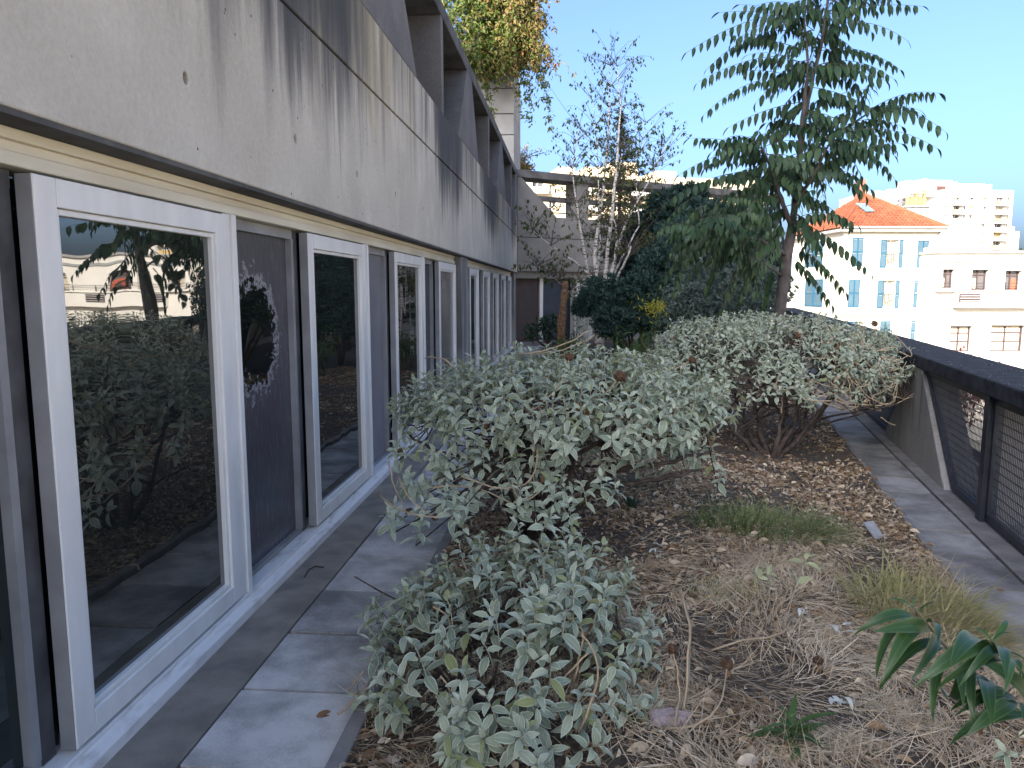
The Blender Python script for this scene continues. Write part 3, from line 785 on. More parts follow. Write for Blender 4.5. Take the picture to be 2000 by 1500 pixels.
def meshpanel(ya0, yb0, ya1, yb1, c=0.165):
    """wire mesh in a steel frame; a0/b0 the lower ends, a1/b1 the upper"""
    z0, z1 = 0.05, 0.86
    fr = MB()
    P = [pp(ya0, c, z0), pp(yb0, c, z0), pp(yb1, c, z1), pp(ya1, c, z1)]
    for i in range(4): fr.bar(P[i], P[(i + 1) % 4], 0.05, 0.04, pn_)
    fo = fr.build('mesh_frame', 'steel', par)
    w = MB(); step = 0.028
    y = min(ya0, ya1)
    while y < max(yb0, yb1):
        lo, hi = z0, z1
        if ya1 != ya0:
            t = (y - ya0) / (ya1 - ya0)
            if y < max(ya0, ya1):
                if ya1 > ya0: hi = z0 + t * (z1 - z0)
                else: lo = z0 + t * (z1 - z0)
        if yb1 != yb0 and y > min(yb0, yb1):
            t = (y - yb0) / (yb1 - yb0)
            if yb1 < yb0: hi = min(hi, z0 + t * (z1 - z0))
            else: lo = max(lo, z0 + t * (z1 - z0))
        if hi - lo > 0.02: w.bar(pp(y, c, lo), pp(y, c, hi), 0.005, 0.005, pn_)
        y += step
    z = z0 + 0.06
    while z < z1:
        t = (z - z0) / (z1 - z0)
        w.bar(pp(ya0 + (ya1 - ya0) * t, c + 0.006, z), pp(yb0 + (yb1 - yb0) * t, c + 0.006, z), 0.005, 0.005, pn_); z += 0.055
    w.build('wire_mesh', 'wire', fo)
for k in range(-1, 4):
    yc = 7.25 + 5.1 * k
    pier(yc)
    yf = yc + 1.18 + 1.95                     # thin upright fin and steel post between the piers
    if yf < 26:
        pbox(yf - 0.02, yf + 0.1, 0.22, 0.58, 0.0, 0.883).build('fin', 'concrete_pier', par)
        pbox(yf - 0.045, yf + 0.045, 0.115, 0.215, 0.0, 0.883).build('post', 'steel', par)
        meshpanel(yc + 1.24, yf - 0.06, yc + 0.28, yf - 0.06)
        meshpanel(yf + 0.06, yf + 0.73, yf + 0.06, yf + 1.69)

# ------------------------------------------------------------------ town across the street
class Facade:
    """a wall plane through O along t with real openings; u along, z up, depth into the building"""
    def __init__(s, O, t, th=0.35):
        s.O = Vector((O[0], O[1], 0)); s.t = Vector((t[0], t[1], 0)).normalized(); s.n = Vector((-s.t.y, s.t.x, 0)); s.th = th
    def P(s, u, d, z): return s.O + s.t * u + s.n * d + Vector((0, 0, z))
    def uz(s, x, y): return on_plane(x, y, s.O, s.t)
    def box(s, mb, u0, u1, d0, d1, z0, z1):
        return mb.hexa([s.P(u0, d0, z0), s.P(u1, d0, z0), s.P(u1, d1, z0), s.P(u0, d1, z0), s.P(u0, d0, z1), s.P(u1, d0, z1), s.P(u1, d1, z1), s.P(u0, d1, z1)])
    def wall(s, mb, u0, u1, z0, z1, holes):
        us = sorted({u0, u1} | {h[0] for h in holes} | {h[1] for h in holes}); zs = sorted({z0, z1} | {h[2] for h in holes} | {h[3] for h in holes})
        for a, b in zip(us[:-1], us[1:]):
            for c, d in zip(zs[:-1], zs[1:]):
                mu, mz = (a + b) / 2, (c + d) / 2
                if any(h[0] < mu < h[1] and h[2] < mz < h[3] for h in holes): continue
                mb.quad(s.P(a, 0, c), s.P(b, 0, c), s.P(b, 0, d), s.P(a, 0, d))
        for a, b, c, d in holes:
            q = s.th
            mb.quad(s.P(a, 0, c), s.P(a, q, c), s.P(a, q, d), s.P(a, 0, d)); mb.quad(s.P(b, 0, c), s.P(b, 0, d), s.P(b, q, d), s.P(b, q, c))
            mb.quad(s.P(a, 0, c), s.P(b, 0, c), s.P(b, q, c), s.P(a, q, c)); mb.quad(s.P(a, 0, d), s.P(a, q, d), s.P(b, q, d), s.P(b, 0, d))

# --- the house with the orange roof and blue shutters
hc = at_y(1646, 500, 50.0)
H_t = Vector((0.994, 0.112, 0)).normalized()
fa = Facade((hc.x, hc.y), H_t)
house = thing('town_house', 'cream three storey house with orange tiled roof and blue shutters', 'house', (hc.x + 3.5, hc.y + 4, -7))
ue, ze = fa.uz(1834, 470); zeav = fa.uz(1660, 445)[1]
def cz(x, y):                    # close-up picture coordinates
    return fa.uz(1540 + x / 4.4125, 340 + y / 4.4125)
closed = [(553, 645, 547, 793), (1116, 1208, 572, 806), (520, 615, 907, 1146), (1085, 1178, 920, 1150), (500, 592, 1268, 1420), (790, 878, 1266, 1420), (1058, 1146, 1264, 1440)]
opened = [(797, 850, 938, 990, 562, 806), (770, 824, 905, 957, 914, 1154)]
holes = []
for x0, x1, x2, x3, y0, y1 in opened:
    a, zt_ = cz(x1 - 2, y0); b_, zb = cz(x2 + 4, y1 - 4); holes.append((a, b_, zb, zt_))
wb = MB(); fa.wall(wb, 0, ue, -7, zeav - 0.25, holes)
depth = 8.0
lf = Facade((hc.x, hc.y), (-H_t.y, H_t.x))           # left gable side runs back into depth
for q in ([fa.P(0, 0, -7), fa.P(0, 0, zeav - .25), fa.P(0, depth, zeav - .25), fa.P(0, depth, -7)], [fa.P(ue, 0, -7), fa.P(ue, depth, -7), fa.P(ue, depth, zeav - .25), fa.P(ue, 0, zeav - .25)], [fa.P(0, depth, -7), fa.P(0, depth, zeav - .25), fa.P(ue, depth, zeav - .25), fa.P(ue, depth, -7)]):
    wb.quad(*q)
wb.build('wall', 'house_white', house)
def shutter(F_, u0, u1, z0, z1, parent, dsgn=-1):
    s = MB(); fr = 0.09 * (u1 - u0) if u1 - u0 > 0.3 else 0.03
    F_.box(s, u0, u1, dsgn * 0.07, dsgn * 0.02, z0, z0 + 0.08); F_.box(s, u0, u1, dsgn * 0.07, dsgn * 0.02, z1 - 0.08, z1)
    zm = (z0 + z1) / 2; F_.box(s, u0, u1, dsgn * 0.07, dsgn * 0.02, zm - 0.05, zm + 0.05)
    F_.box(s, u0, u0 + fr, dsgn * 0.072, dsgn * 0.02, z0 + 0.08, z1 - 0.08); F_.box(s, u1 - fr, u1, dsgn * 0.072, dsgn * 0.02, z0 + 0.08, z1 - 0.08)
    o = s.build('shutter', 'shutter_blue', parent)
    k = MB(); z = z0 + 0.09
    while z < z1 - 0.14:
        if abs(z + 0.04 - zm) > 0.09:
            k.hexa([F_.P(u0 + fr, dsgn * 0.06, z), F_.P(u1 - fr, dsgn * 0.06, z), F_.P(u1 - fr, dsgn * 0.03, z), F_.P(u0 + fr, dsgn * 0.03, z), F_.P(u0 + fr, dsgn * 0.045, z + 0.075), F_.P(u1 - fr, dsgn * 0.045, z + 0.075), F_.P(u1 - fr, dsgn * 0.02, z + 0.075), F_.P(u0 + fr, dsgn * 0.02, z + 0.075)])
        z += 0.08
    tag(k.build('slats', 'shutter_grey', o), kind='stuff')
for x0, x1, y0, y1 in closed:
    a, zt_ = cz(x0, y0); b_, zb = cz(x1, y1); a2 = cz(x1, y0)[0]
    m_ = (a + a2) / 2
    shutter(fa, a, m_ - 0.01, zb, zt_, house); shutter(fa, m_ + 0.01, a2, zb, zt_, house)
    s = MB(); fa.box(s, a - 0.15, a2 + 0.15, -0.14, 0.0, zb - 0.16, zb - 0.04); s.build('window_sill', 'house_trim', house)
    if y0 < 900:
        s = MB(); fa.box(s, a - 0.1, a2 + 0.1, -0.03, 0.0, zb - 0.95, zb - 0.25); fa.box(s, (a + a2) / 2 - 0.2, (a + a2) / 2 + 0.25, -0.10, -0.03, zb - 0.62, zb - 0.48); s.build('panel_moulding', 'house_trim', house)
for (x0, x1, x2, x3, y0, y1), h in zip(opened, holes):
    a, zt_ = cz(x0, y0); zb = cz(x0, y1)[1]
    shutter(fa, a, h[0] - 0.01, zb, zt_, house); shutter(fa, h[1] + 0.01, cz(x3, y0)[0], zb, zt_, house)
    s = MB(); fa.box(s, h[0], h[1], 0.34, 0.36, h[2], h[3]); w = s.build('window', 'curtain', house)
    s = MB(); mid = (h[0] + h[1]) / 2
    for u in (h[0], mid - 0.03, h[1] - 0.07): fa.box(s, u, u + 0.07, 0.29, 0.338, h[2], h[3])
    for z in (h[2], h[2] + 0.55 * (h[3] - h[2]), h[3] - 0.07): fa.box(s, h[0] + .071, h[1] - .071, 0.295, 0.337, z, z + 0.06)
    s.build('frame', 'white_frame', w)
    r = MB(); z1_ = h[2] + 0.95
    fa.box(r, h[0], h[1], 0.05, 0.09, z1_, z1_ + 0.05)
    for k in range(7): u = h[0] + 0.04 + k * (h[1] - h[0] - 0.08) / 6; fa.box(r, u - 0.012, u + 0.012, 0.06, 0.08, h[2], z1_)
    r.tube([fa.P(h[0] + (h[1] - h[0]) * t, 0.05, h[2] + 0.45 + 0.25 * math.sin(6.3 * t * 2)) for t in np.linspace(0, 1, 13)], 0.014, 4)
    r.build('balcony_rail', 'iron', house)
    s = MB(); fa.box(s, h[0] - 0.1, h[1] + 0.1, -0.14, 0.0, zb - 0.16, zb - 0.04)
    fa.box(s, h[0], h[1], -0.06, -0.001, zb - 0.40, zb - 0.32); s.build('window_sill', 'house_trim', house)
# the side facing left
for y0, y1 in ((470, 520), (545, 599)):
    a, zt_ = on_plane(1609, y0, lf.O, lf.t); b_, _ = on_plane(1575, y0, lf.O, lf.t); zb = on_plane(1600, y1, lf.O, lf.t)[1]
    lo_, hi_ = sorted((a, b_)); m_ = (lo_ + hi_) / 2
    shutter(lf, lo_, m_ - 0.02, zb, zt_, house, 1); shutter(lf, m_ + 0.02, hi_, zb, zt_, house, 1)
s = MB(); zc_ = fa.uz(1740, 614)[1]; fa.box(s, -0.12, ue + 0.05, -0.14, 0, zc_ - 0.1, zc_ + 0.09); s.build('string_course', 'house_trim', house)
s = MB(); fa.box(s, -0.08, ue + 0.08, -0.08, 0, zeav - 0.62, zeav - 0.52); s.build('frieze', 'house_trim', house)
s = MB(); fa.box(s, -0.35, ue + 0.3, -0.35, depth + 0.35, zeav - 0.25, zeav - 0.06); s.build('eaves', 'zinc', house)
s = MB(); s.tube([fa.P(-0.4, -0.40, zeav), fa.P(ue + 0.35, -0.40, zeav)], 0.08, 8); s.tube([fa.P(ue - 0.05, -0.10, zeav - .2), fa.P(ue - 0.05, -0.10, -7)], 0.06, 6); s.build('gutter', 'zinc', house)
# hipped roof, tile by tile
zr = zeav + 2.55; rL, rR = 3.1, 3.6; dm = depth / 2
corners = [fa.P(-0.38, -0.4, zeav), fa.P(ue + 0.33, -0.4, zeav), fa.P(ue + 0.33, depth + 0.4, zeav), fa.P(-0.38, depth + 0.4, zeav)]
ridge = [fa.P(min(rL, ue - 2.6), dm, zr), fa.P(max(ue - rR, 3.2), dm, zr)]
s = MB(); s.poly([corners[0], corners[1], ridge[1], ridge[0]]); s.poly([corners[1], corners[2], ridge[1]]); s.poly([corners[2], corners[3], ridge[0], ridge[1]]); s.poly([corners[3], corners[0], ridge[0]])
roof = s.build('roof', 'tile', house)
def tiles(A, B, C_, D, rows, cols, first=[None]):
    """pan tiles over the slope A-B (eave) D-C (ridge side)"""
    nrm = (B - A).cross(D - A).normalized()
    if nrm.z < 0: nrm = -nrm
    for r in range(rows):
        t0, t1 = r / rows, (r + 1) / rows + 0.01
        l0, r0 = A.lerp(D, t0), B.lerp(C_, t0); l1, r1 = A.lerp(D, min(1, t1)), B.lerp(C_, min(1, t1))
        w = (r0 - l0).length; n_ = max(1, int(w / (B - A).length * cols))
        for c in range(n_):
            if len(tl) >= 300: tgt = rest
            else: tgt = MB()
            a, b2 = l0.lerp(r0, c / n_), l0.lerp(r0, (c + 0.96) / n_); a1, b1 = l1.lerp(r1, c / n_), l1.lerp(r1, (c + 0.96) / n_)
            h = nrm * (0.07 + random.uniform(0, 0.015)); e = nrm * 0.025; g = nrm * 0.045
            ma, m1 = (a + b2) / 2, (a1 + b1) / 2
            tgt.poly([a + e, ma + h, m1 + g, a1 + e * 0.5]); tgt.poly([ma + h, b2 + e, b1 + e * 0.5, m1 + g]); tgt.poly([a, b2, b2 + e, ma + h, a + e])
            if tgt is not rest: tl.append(tgt)
tl, rest = [], MB()
tiles(corners[0], corners[1], ridge[1], ridge[0], 15, 28)
tiles(corners[3], corners[0], ridge[0], ridge[0], 15, 24)
for k in tl: k.build('roof_tile', 'tile', roof)
rest.build('roof_tiles', 'tile', roof)['kind'] = 'stuff'
s = MB(); s.tube([corners[0] + Vector((0, 0, .05)), ridge[0] + Vector((0, 0, .08))], 0.09, 6); s.tube([corners[1] + Vector((0, 0, .05)), ridge[1] + Vector((0, 0, .08))], 0.09, 6); s.tube([ridge[0] + Vector((0, 0, .08)), ridge[1] + Vector((0, 0, .08))], 0.09, 6)
s.build('ridge_cap', 'tile', roof)
def on_roof(x, y):
    A, B, D = corners[0], corners[1], ridge[0]; n_ = (B - A).cross(D - A); r = Vector(ray(x, y)); k = (A - Vector(_C)).dot(n_) / r.dot(n_); return Vector(_C) + r * k + Vector((0, -0.06, 0.10))
q = [on_roof(1541 + x / 4.4125, 340 + y / 4.4125) for x, y in ((570, 270), (650, 275), (730, 337), (660, 340))]
s = MB(); s.prism(q, Vector((0, -0.04, 0.06))); s.build('skylight', 'skylight', house)

# --- low pale building to the right, and its further wing that the windows mirror
lc = at_y(1829, 520, 48.5)
lt = Vector((0.998, 0.06, 0)).normalized()
lo = Facade((lc.x, lc.y), lt, 0.45)
low = thing('low_building', 'low pale flat roofed building with brown framed windows', 'building', (lc.x + 14, lc.y + 5, -7))
zt1 = lo.uz(1900, 495)[1]
def c5(x, y): return lo.uz(1500 + x / 3.75, 300 + y / 3.75)
lw = [(1283, 1362, 846, 985), (1497, 1612, 850, 1000), (1742, 1852, 857, 1003), (1335, 1490, 1262, 1450), (1636, 1875, 1256, 1450)]
holes = []
for x0, x1, y0, y1 in lw:
    a, zt_ = c5(x0, y0); b_, zb = c5(x1, y1); holes.append((a, b_, zb, zt_))
base_up = [h for h in holes if h[3] > 1.5][-1]; base_dn = holes[-1]
for k in range(1, 9):
    holes.append((base_up[0] + 4.3 * k, base_up[1] + 4.3 * k, base_up[2], base_up[3]))
    holes.append((base_dn[0] + 5.0 * k + 1.5, base_dn[0] + 5.0 * k + 4.3, base_dn[2], base_dn[3]))
umax = 48
s = MB(); lo.wall(s, 0, umax, -7, zt1, holes)
s.quad(lo.P(0, 0, -7), lo.P(0, 0, zt1), lo.P(0, 9, zt1), lo.P(0, 9, -7)); s.quad(lo.P(umax, 0, -7), lo.P(umax, 9, -7), lo.P(umax, 9, zt1), lo.P(umax, 0, zt1)); s.quad(lo.P(0, 0, zt1 - .01), lo.P(umax, 0, zt1 - .01), lo.P(umax, 9, zt1 - .01), lo.P(0, 9, zt1 - .01))
s.build('wall', 'low_white', low)
s = MB(); lo.box(s, -0.1, umax, -0.18, 9, zt1, zt1 + 0.16); s.build('roof_edge', 'zinc', low)
zs_ = c5(1600, 786)[1]; s = MB(); lo.box(s, 0.05, umax, -0.10, 0, zs_ - 0.09, zs_ + 0.07); s.build('string_course', 'slate_grey', low)
zl = c5(1600, 1000)[1]; s = MB(); lo.box(s, -0.05, umax, -0.30, 0, zl - 0.10, zl); s.build('ledge', 'low_white', low)
s = MB(); z = zl + 0.42; s.tube([lo.P(0, -0.22, z), lo.P(umax, -0.22, z)], 0.02, 4); s.tube([lo.P(0, -0.22, z - .2), lo.P(umax, -0.22, z - .2)], 0.015, 4)
for k in range(24): s.tube([lo.P(0.2 + 2 * k, -0.22, zl), lo.P(0.2 + 2 * k, -0.22, z)], 0.02, 4)
s.build('ledge_rail', 'iron', low)
zo0, zo1 = c5(1600, 1128)[1], c5(1600, 1020)[1]; u0o = c5(1340, 1128)[0]
s = MB(); lo.box(s, u0o, umax, -0.55, -0.01, zo0, zo1); s.build('canopy_band', 'low_white', low)
for xa, xb in ((1363, 1510), (1868, 2010)):
    a, zA = c5(xa, 1025); b_, zB = c5(xb, 1088); s = MB(); lo.box(s, a, b_, -0.60, -0.551, zB, zA)
    vent = s.build('vent', 'brown_frame', low); s = MB(); z = zB + 0.05
    while z < zA - 0.1: lo.box(s, a + .05, b_ - .05, -0.66, -0.601, z, z + 0.07); z += 0.16
    s.build('vent_slats', 'zinc', vent)
for i, h in enumerate(holes):
    s = MB(); lo.box(s, h[0], h[1], 0.40, 0.42, h[2], h[3]); w = s.build('window', 'far_glass', low)
    s = MB(); n_ = 3 if h[1] - h[0] > 2.4 else 2
    for k in range(n_ + 1): u = h[0] + (h[1] - h[0] - 0.09) * k / n_; lo.box(s, u, u + 0.09, 0.34, 0.40, h[2], h[3])
    for f_ in ((0, 0.97) if h[3] > 1.5 else (0, 0.36, 0.69, 0.97)): z = h[2] + (h[3] - h[2]) * f_; lo.box(s, h[0] + 0.09, h[1] - 0.09, 0.345, 0.40, z, z + 0.07)
    if h[3] > 1.5: z = h[2] + (h[3] - h[2]) * 0.72; lo.box(s, h[0] + 0.09, h[1] - 0.09, 0.345, 0.40, z, z + 0.07)
    s.build('frame', 'brown_frame', w)
    s = MB(); a, b_ = h[0], h[1]
    if i == 2: lo.box(s, a + 0.55 * (b_ - a), b_ - 0.12, 0.385, 0.395, h[2], h[3] - 0.5); s.build('curtain', 'red_curtain', w)
    else:
        lo.box(s, a + 0.1, a + (b_ - a) * (0.46 if i < 3 else 0.93), 0.385, 0.395, h[2], h[3] - (0.1 if i > 2 else 0.55)); s.build('curtain', 'curtain', w)
    s = MB(); lo.box(s, h[0] - 0.1, h[1] + 0.1, -0.12, -0.002, h[2] - 0.14, h[2] - 0.02); s.build('window_sill', 'low_white', low)
for x0, x1, y0 in ((1262, 1368, 676), (1580, 1668, 708), (1812, 1885, 722)):
    a, zA = c5(x0, y0); b_ = c5(x1, y0)[0]; s = MB(); lo.box(s, a, b_, 1.0, 2.2, zt1 + 0.16, zA); s.build('roof_curb', 'zinc', low)

# --- street houses added outside the frame to bounce sunlight, also mirrored in the windows
random.seed(91)
def row_house(y0, y1, h, mm, label):
    t = thing('added_street_house', label, 'house', (38, (y0 + y1) / 2, -7), 'added houses along the right of the street')
    F_ = Facade((36.0, y1), (0, -1), 0.3); w_ = y1 - y0; n_ = int(w_ / 2.8); hs = []
    for k in range(int((h + 7 - 1.2) / 3.0)):
        for j in range(n_): u = (j + 0.5) * w_ / n_; hs.append((u - .5, u + .5, -6 + 3 * k, -4.3 + 3 * k))
    s = MB(); F_.wall(s, 0, w_, -7, h, hs); s.quad(F_.P(0, 0, -7), F_.P(0, 10, -7), F_.P(0, 10, h), F_.P(0, 0, h)); s.quad(F_.P(w_, 0, -7), F_.P(w_, 10, -7), F_.P(w_, 10, h), F_.P(w_, 0, h)); s.build('wall', mm, t)
    s = MB(); s.poly([F_.P(-.2, -.3, h), F_.P(w_ + .2, -.3, h), F_.P(w_ + .2, 5, h + 2.2), F_.P(-.2, 5, h + 2.2)]); s.poly([F_.P(-.2, 5, h + 2.2), F_.P(w_ + .2, 5, h + 2.2), F_.P(w_ + .2, 10.3, h), F_.P(-.2, 10.3, h)]); s.build('roof', 'tile', t)
    cc = {}
    for q in hs: window_part(F_, *q, t, 'far_glass', cc)
def window_part(F_, u0, u1, z0, z1, parent, mm, cache):
    key = (round(u1 - u0, 2), round(z1 - z0, 2), mm)
    if key not in cache:
        s = MB(); F_.box(s, u0, u1, F_.th - 0.05, F_.th, z0, z1); cache[key] = (s.build('window', mm, parent), u0, z0)
        s = MB(); F_.box(s, (u0 + u1) / 2 - 0.05, (u0 + u1) / 2 + 0.05, F_.th - 0.12, F_.th - 0.051, z0, z1)
        F_.box(s, u0, u1, F_.th - 0.11, F_.th - 0.051, z0 + (z1 - z0) * .35 - 0.04, z0 + (z1 - z0) * .35 + 0.04); cache[key] += (s.build('frame', 'white_frame', cache[key][0]),)
        return
    o, a, b, f_ = cache[key]; sh = F_.t * (u0 - a) + Vector((0, 0, z0 - b))
    c = copy_part(o, parent, sh); d = f_.copy(); COL.objects.link(d); d.parent = c
for y0, y1, h, mm, lb_ in ((26, 40, 4.5, 'house_white', 'cream street house added for bounced sunlight and window mirroring, farthest of the row'), (10, 25.8, 6.0, 'low_white', 'pale grey street house added for bounced sunlight and window mirroring, middle of the row'), (-8, 9.8, 5.0, 'house_white', 'cream street house added for bounced sunlight and window mirroring, nearest the terrace'), (-30, -8.2, 6.5, 'low_white', 'long pale street house added for bounced sunlight at the near end of the row')):
    row_house(y0, y1, h, mm, lb_)

# --- chimneys and dormer block behind the house
def chimney(px0, px1, py0, py1, Y, label, pots=0, mm='brick'):
    a, b_ = at_y(px0, py0, Y), at_y(px1, py1, Y)
    t = thing('chimney', label, 'chimney', ((a.x + b_.x) / 2, Y, b_.z))
    MB().box(a.x, b_.x, Y, Y + 0.9, b_.z, a.z).build('stack', mm, t)
    if pots:
        MB().box(a.x - 0.25, b_.x + 0.25, Y - 0.2, Y + 1.1, a.z, a.z + 0.15).build('slab', 'zinc', t)
        for k in range(pots):
            x = a.x + 0.25 + (b_.x - a.x - 0.5) * k / (pots - 1); h = random.uniform(0.75, 1.35)
            p_ = MB().tube([(x, Y + 0.45, a.z + 0.15), (x, Y + 0.45, a.z + 0.15 + h * 0.9), (x, Y + 0.45, a.z + 0.15 + h)], [0.2, 0.17, 0.22], 8).build('chimney_pot', 'terracotta', t)
            if k % 2: MB().tube([(x, Y + 0.45, a.z + 0.3 + h), (x, Y + 0.45, a.z + 0.36 + h)], [0.32, 0.05], 8).build('cowl', 'zinc', p_)
    return t
chimney(1679, 1688, 350, 420, 60, 'tall thin red brick chimney behind the orange roof')
bx = MB(); a, b_ = at_y(1688, 374, 62), at_y(1735, 440, 62)
db = thing('attic_block', 'small grey clad attic block with one white window behind the orange roof', 'building', ((a.x + b_.x) / 2, 64, -7))
MB().box(a.x, b_.x, 62, 67, -7, a.z).build('wall', 'slate_grey', db)
p0, p1 = at_y(1713, 396, 61.95), at_y(1725, 408, 61.95)
w = MB().box(p0.x, p1.x, 61.93, 61.99, p1.z, p0.z).build('window', 'flat_white', db)
s = at_y(1771, 405, 70); e = at_y(1812, 470, 70)
pw = thing('party_wall', 'plain white gable wall carrying the terracotta chimney pots', 'wall', ((s.x + e.x) / 2, 71, -7))
MB().box(at_y(1735, 405, 70).x, e.x + 4, 70.5, 78, -7, at_y(1735, 432, 70).z).build('wall', 'flat_white', pw)
chimney(1771, 1812, 405, 440, 70, 'wide white chimney with a row of terracotta pots', 5, 'flat_white')

# --- big apartment blocks
Yb = 205.0
ac = at_y(1843, 400, Yb); ft = Facade((ac.x, ac.y), Vector((0.985, 0.17, 0)), 0.6)
apt = thing('apartment_tower', 'tall white apartment tower with stacked ochre balconies, furthest right', 'building', (ac.x + 8, ac.y + 8, -7))
c6 = lambda x, y: ft.uz(1680 + x / 6.25, 330 + y / 6.25)
uR = c6(1850, 600)[0]; zTop = c6(1020, 250)[1]
cols_ = [(1035, 1068, 'w'), (1140, 1215, 'b'), (1270, 1292, 'w'), (1318, 1388, 'w'), (1425, 1450, 'w'), (1487, 1552, 'w'), (1572, 1592, 'w'), (1660, 1745, 'b'), (1795, 1828, 'w')]
fl = abs(c6(1300, 460)[1] - c6(1300, 568)[1])
z_first = c6(1180, 445)[1]
holes, kinds = [], []
for k in range(11):
    zb = z_first - fl * k + 0.1
    for x0, x1, kd in cols_:
        a, b_ = c6(x0 - 8 * 0, 450)[0], c6(x1, 450)[0]
        h = (a, b_, zb + (0.0 if kd == 'b' else 0.55), zb + 2.0); holes.append(h); kinds.append((kd, k))
s = MB(); ft.wall(s, 0, uR, -7, zTop, holes)
dpt = 14
s.quad(ft.P(uR, 0, -7), ft.P(uR, dpt, -7), ft.P(uR, dpt, zTop), ft.P(uR, 0, zTop))
lu = on_plane(1772, 370, ft.O, (-ft.n.x, -ft.n.y))
back = Vector(at_y(1774, 400, Yb + 9)); B0 = ft.P(0, 0, 0)
s.quad(Vector((back.x, back.y, -7)), Vector((B0.x, B0.y, -7)), Vector((B0.x, B0.y, zTop)), Vector((back.x, back.y, zTop - 0.3)))
s.quad(ft.P(0, 0, zTop), ft.P(uR, 0, zTop), ft.P(uR, dpt, zTop), Vector((back.x, back.y, zTop - 0.3)))
s.build('wall', 'flat_white', apt)
cache = {}
mats_ = ['far_glass', 'far_glass', 'curtain', 'far_glass', 'balcony_ochre']
for h, (kd, k) in zip(holes, kinds):
    window_part(ft, *h, apt, random.choice(mats_), cache)
    if kd == 'b':
        s = MB(); ft.box(s, h[0] - 0.7, h[1] + 0.7, -1.3, 0, h[2] - 0.15, h[2]); b1 = s.build('balcony', 'flat_white', apt)
        s = MB(); ft.box(s, h[0] - 0.7, h[1] + 0.7, -1.3, -1.24, h[2], h[2] + 0.95); ft.box(s, h[0] - 0.7, h[0] - 0.62, -1.24, 0, h[2], h[2] + 0.95); s.build('balcony_panel', random.choice(['balcony_ochre', 'flat_white', 'balcony_ochre']), b1)
for (x0, x1, y0, y1, dd) in ((860, 1190, 120, 262, 2.0), (1205, 1320, 160, 290, 2.5), (1330, 1590, 165, 290, 2.0), (700, 745, 110, 215, 4), (865, 910, 98, 180, 3), (1215, 1255, 145, 200, 2), (1630, 1678, 175, 270, 2), (1590, 1790, 265, 330, 1.5)):
    a, z1_ = c6(x0, y0); b_ = c6(x1, y0)[0]; s = MB(); ft.box(s, a, b_, dd, dd + 5, zTop - 1.5, z1_); s.build('penthouse' if x1 - x0 > 100 else 'roof_shaft', 'flat_white', apt)
for x0, x1, y0 in ((978, 1088, 205), (1200, 1520, 236), (1620, 1745, 268)):
    a, z1_ = c6(x0, y0 - 6); b_, z0_ = c6(x1, y0 + 6); s = MB(); ft.box(s, a, b_, 1.3, 1.45, min(z0_, z1_ - .8), z1_); s.build('awning', 'dark_band', apt)
# its long lower neighbour to the left
nc = at_y(1684, 400, 228); ne = at_y(1784, 400, 214)
nf = Facade((nc.x, nc.y), (ne.x - nc.x, ne.y - nc.y), 0.5)
nb = thing('apartment_block', 'long white apartment block beside the balconied tower', 'building', ((nc.x + ne.x) / 2, 225, -7))
uN = (Vector((ne.x, ne.y, 0)) - nf.O).length; zN = nf.uz(1740, 377)[1]
holes = []
for k in range(7):
    for j in range(6):
        u = 1.0 + j * (uN - 2) / 6; holes.append((u, u + 1.3, zN - 2.6 - fl * k, zN - 1.0 - fl * k))
s = MB(); nf.wall(s, -8, uN, -7, zN, holes); s.quad(nf.P(-8, 0, zN), nf.P(uN, 0, zN), nf.P(uN, 12, zN), nf.P(-8, 12, zN)); s.build('wall', 'flat_white', nb)
cache = {}
for h in holes: window_part(nf, *h, nb, random.choice(mats_), cache)
s = MB(); nf.box(s, -8, uN, -0.3, 0, zN - 0.4, zN - 0.1); s.build('cornice', 'zinc', nb)
for k in range(5): s = MB(); nf.box(s, 2 + k * 4, 3.6 + k * 4, 2, 4, zN, zN + 1.4); s.build('roof_shaft', 'flat_white', nb)
s = at_y(1972, 452, 330); e = at_y(1988, 490, 330)
fb = thing('far_building', 'tiny white building far off at the right edge', 'building', (s.x, 335, -7)); MB().box(s.x, e.x, 330, 340, -7, s.z).build('wall', 'flat_white', fb); MB().box(s.x + 1, s.x + 3, 332, 336, s.z, s.z + 2).build('roof_shaft', 'flat_white', fb)

# --- the wide cream block seen through the wing's beams
wc = at_y(1030, 400, 128); we = at_y(1480, 400, 140)
wf = Facade((wc.x, wc.y), (we.x - wc.x, we.y - wc.y), 0.6)
wide = thing('apartment_block', 'wide sunlit cream apartment block behind the birch and the concrete beams', 'building', ((wc.x + we.x) / 2, 140, -7))
uW = 44.0; zW = wf.uz(1120, 340)[1]
holes, bal = [], []
for k in range(8):
    for j in range(15):
        u = 0.9 + j * 2.9; zb = zW - 3.3 - 2.75 * k
        holes.append((u, u + (1.9 if j % 3 == 0 else 1.2), zb, zb + (2.0 if j % 3 == 0 else 1.45))); bal.append(j % 3 == 0)
s = MB(); wf.wall(s, 0, uW, -7, zW, holes); s.quad(wf.P(0, 0, -7), wf.P(0, 0, zW), wf.P(0, 14, zW), wf.P(0, 14, -7)); s.quad(wf.P(0, 0, zW), wf.P(uW, 0, zW), wf.P(uW, 14, zW), wf.P(0, 14, zW)); s.build('wall', 'flat_cream', wide)
cache = {}
for h, bl in zip(holes, bal):
    window_part(wf, *h, wide, random.choice(['far_glass', 'curtain', 'far_glass']), cache)
    if bl:
        s = MB(); wf.box(s, h[0] - 0.6, h[1] + 0.6, -1.1, 0, h[2] - 0.15, h[2]); wf.box(s, h[0] - 0.6, h[1] + 0.6, -1.1, -1.04, h[2], h[2] + 0.9); s.build('balcony', 'flat_white', wide)
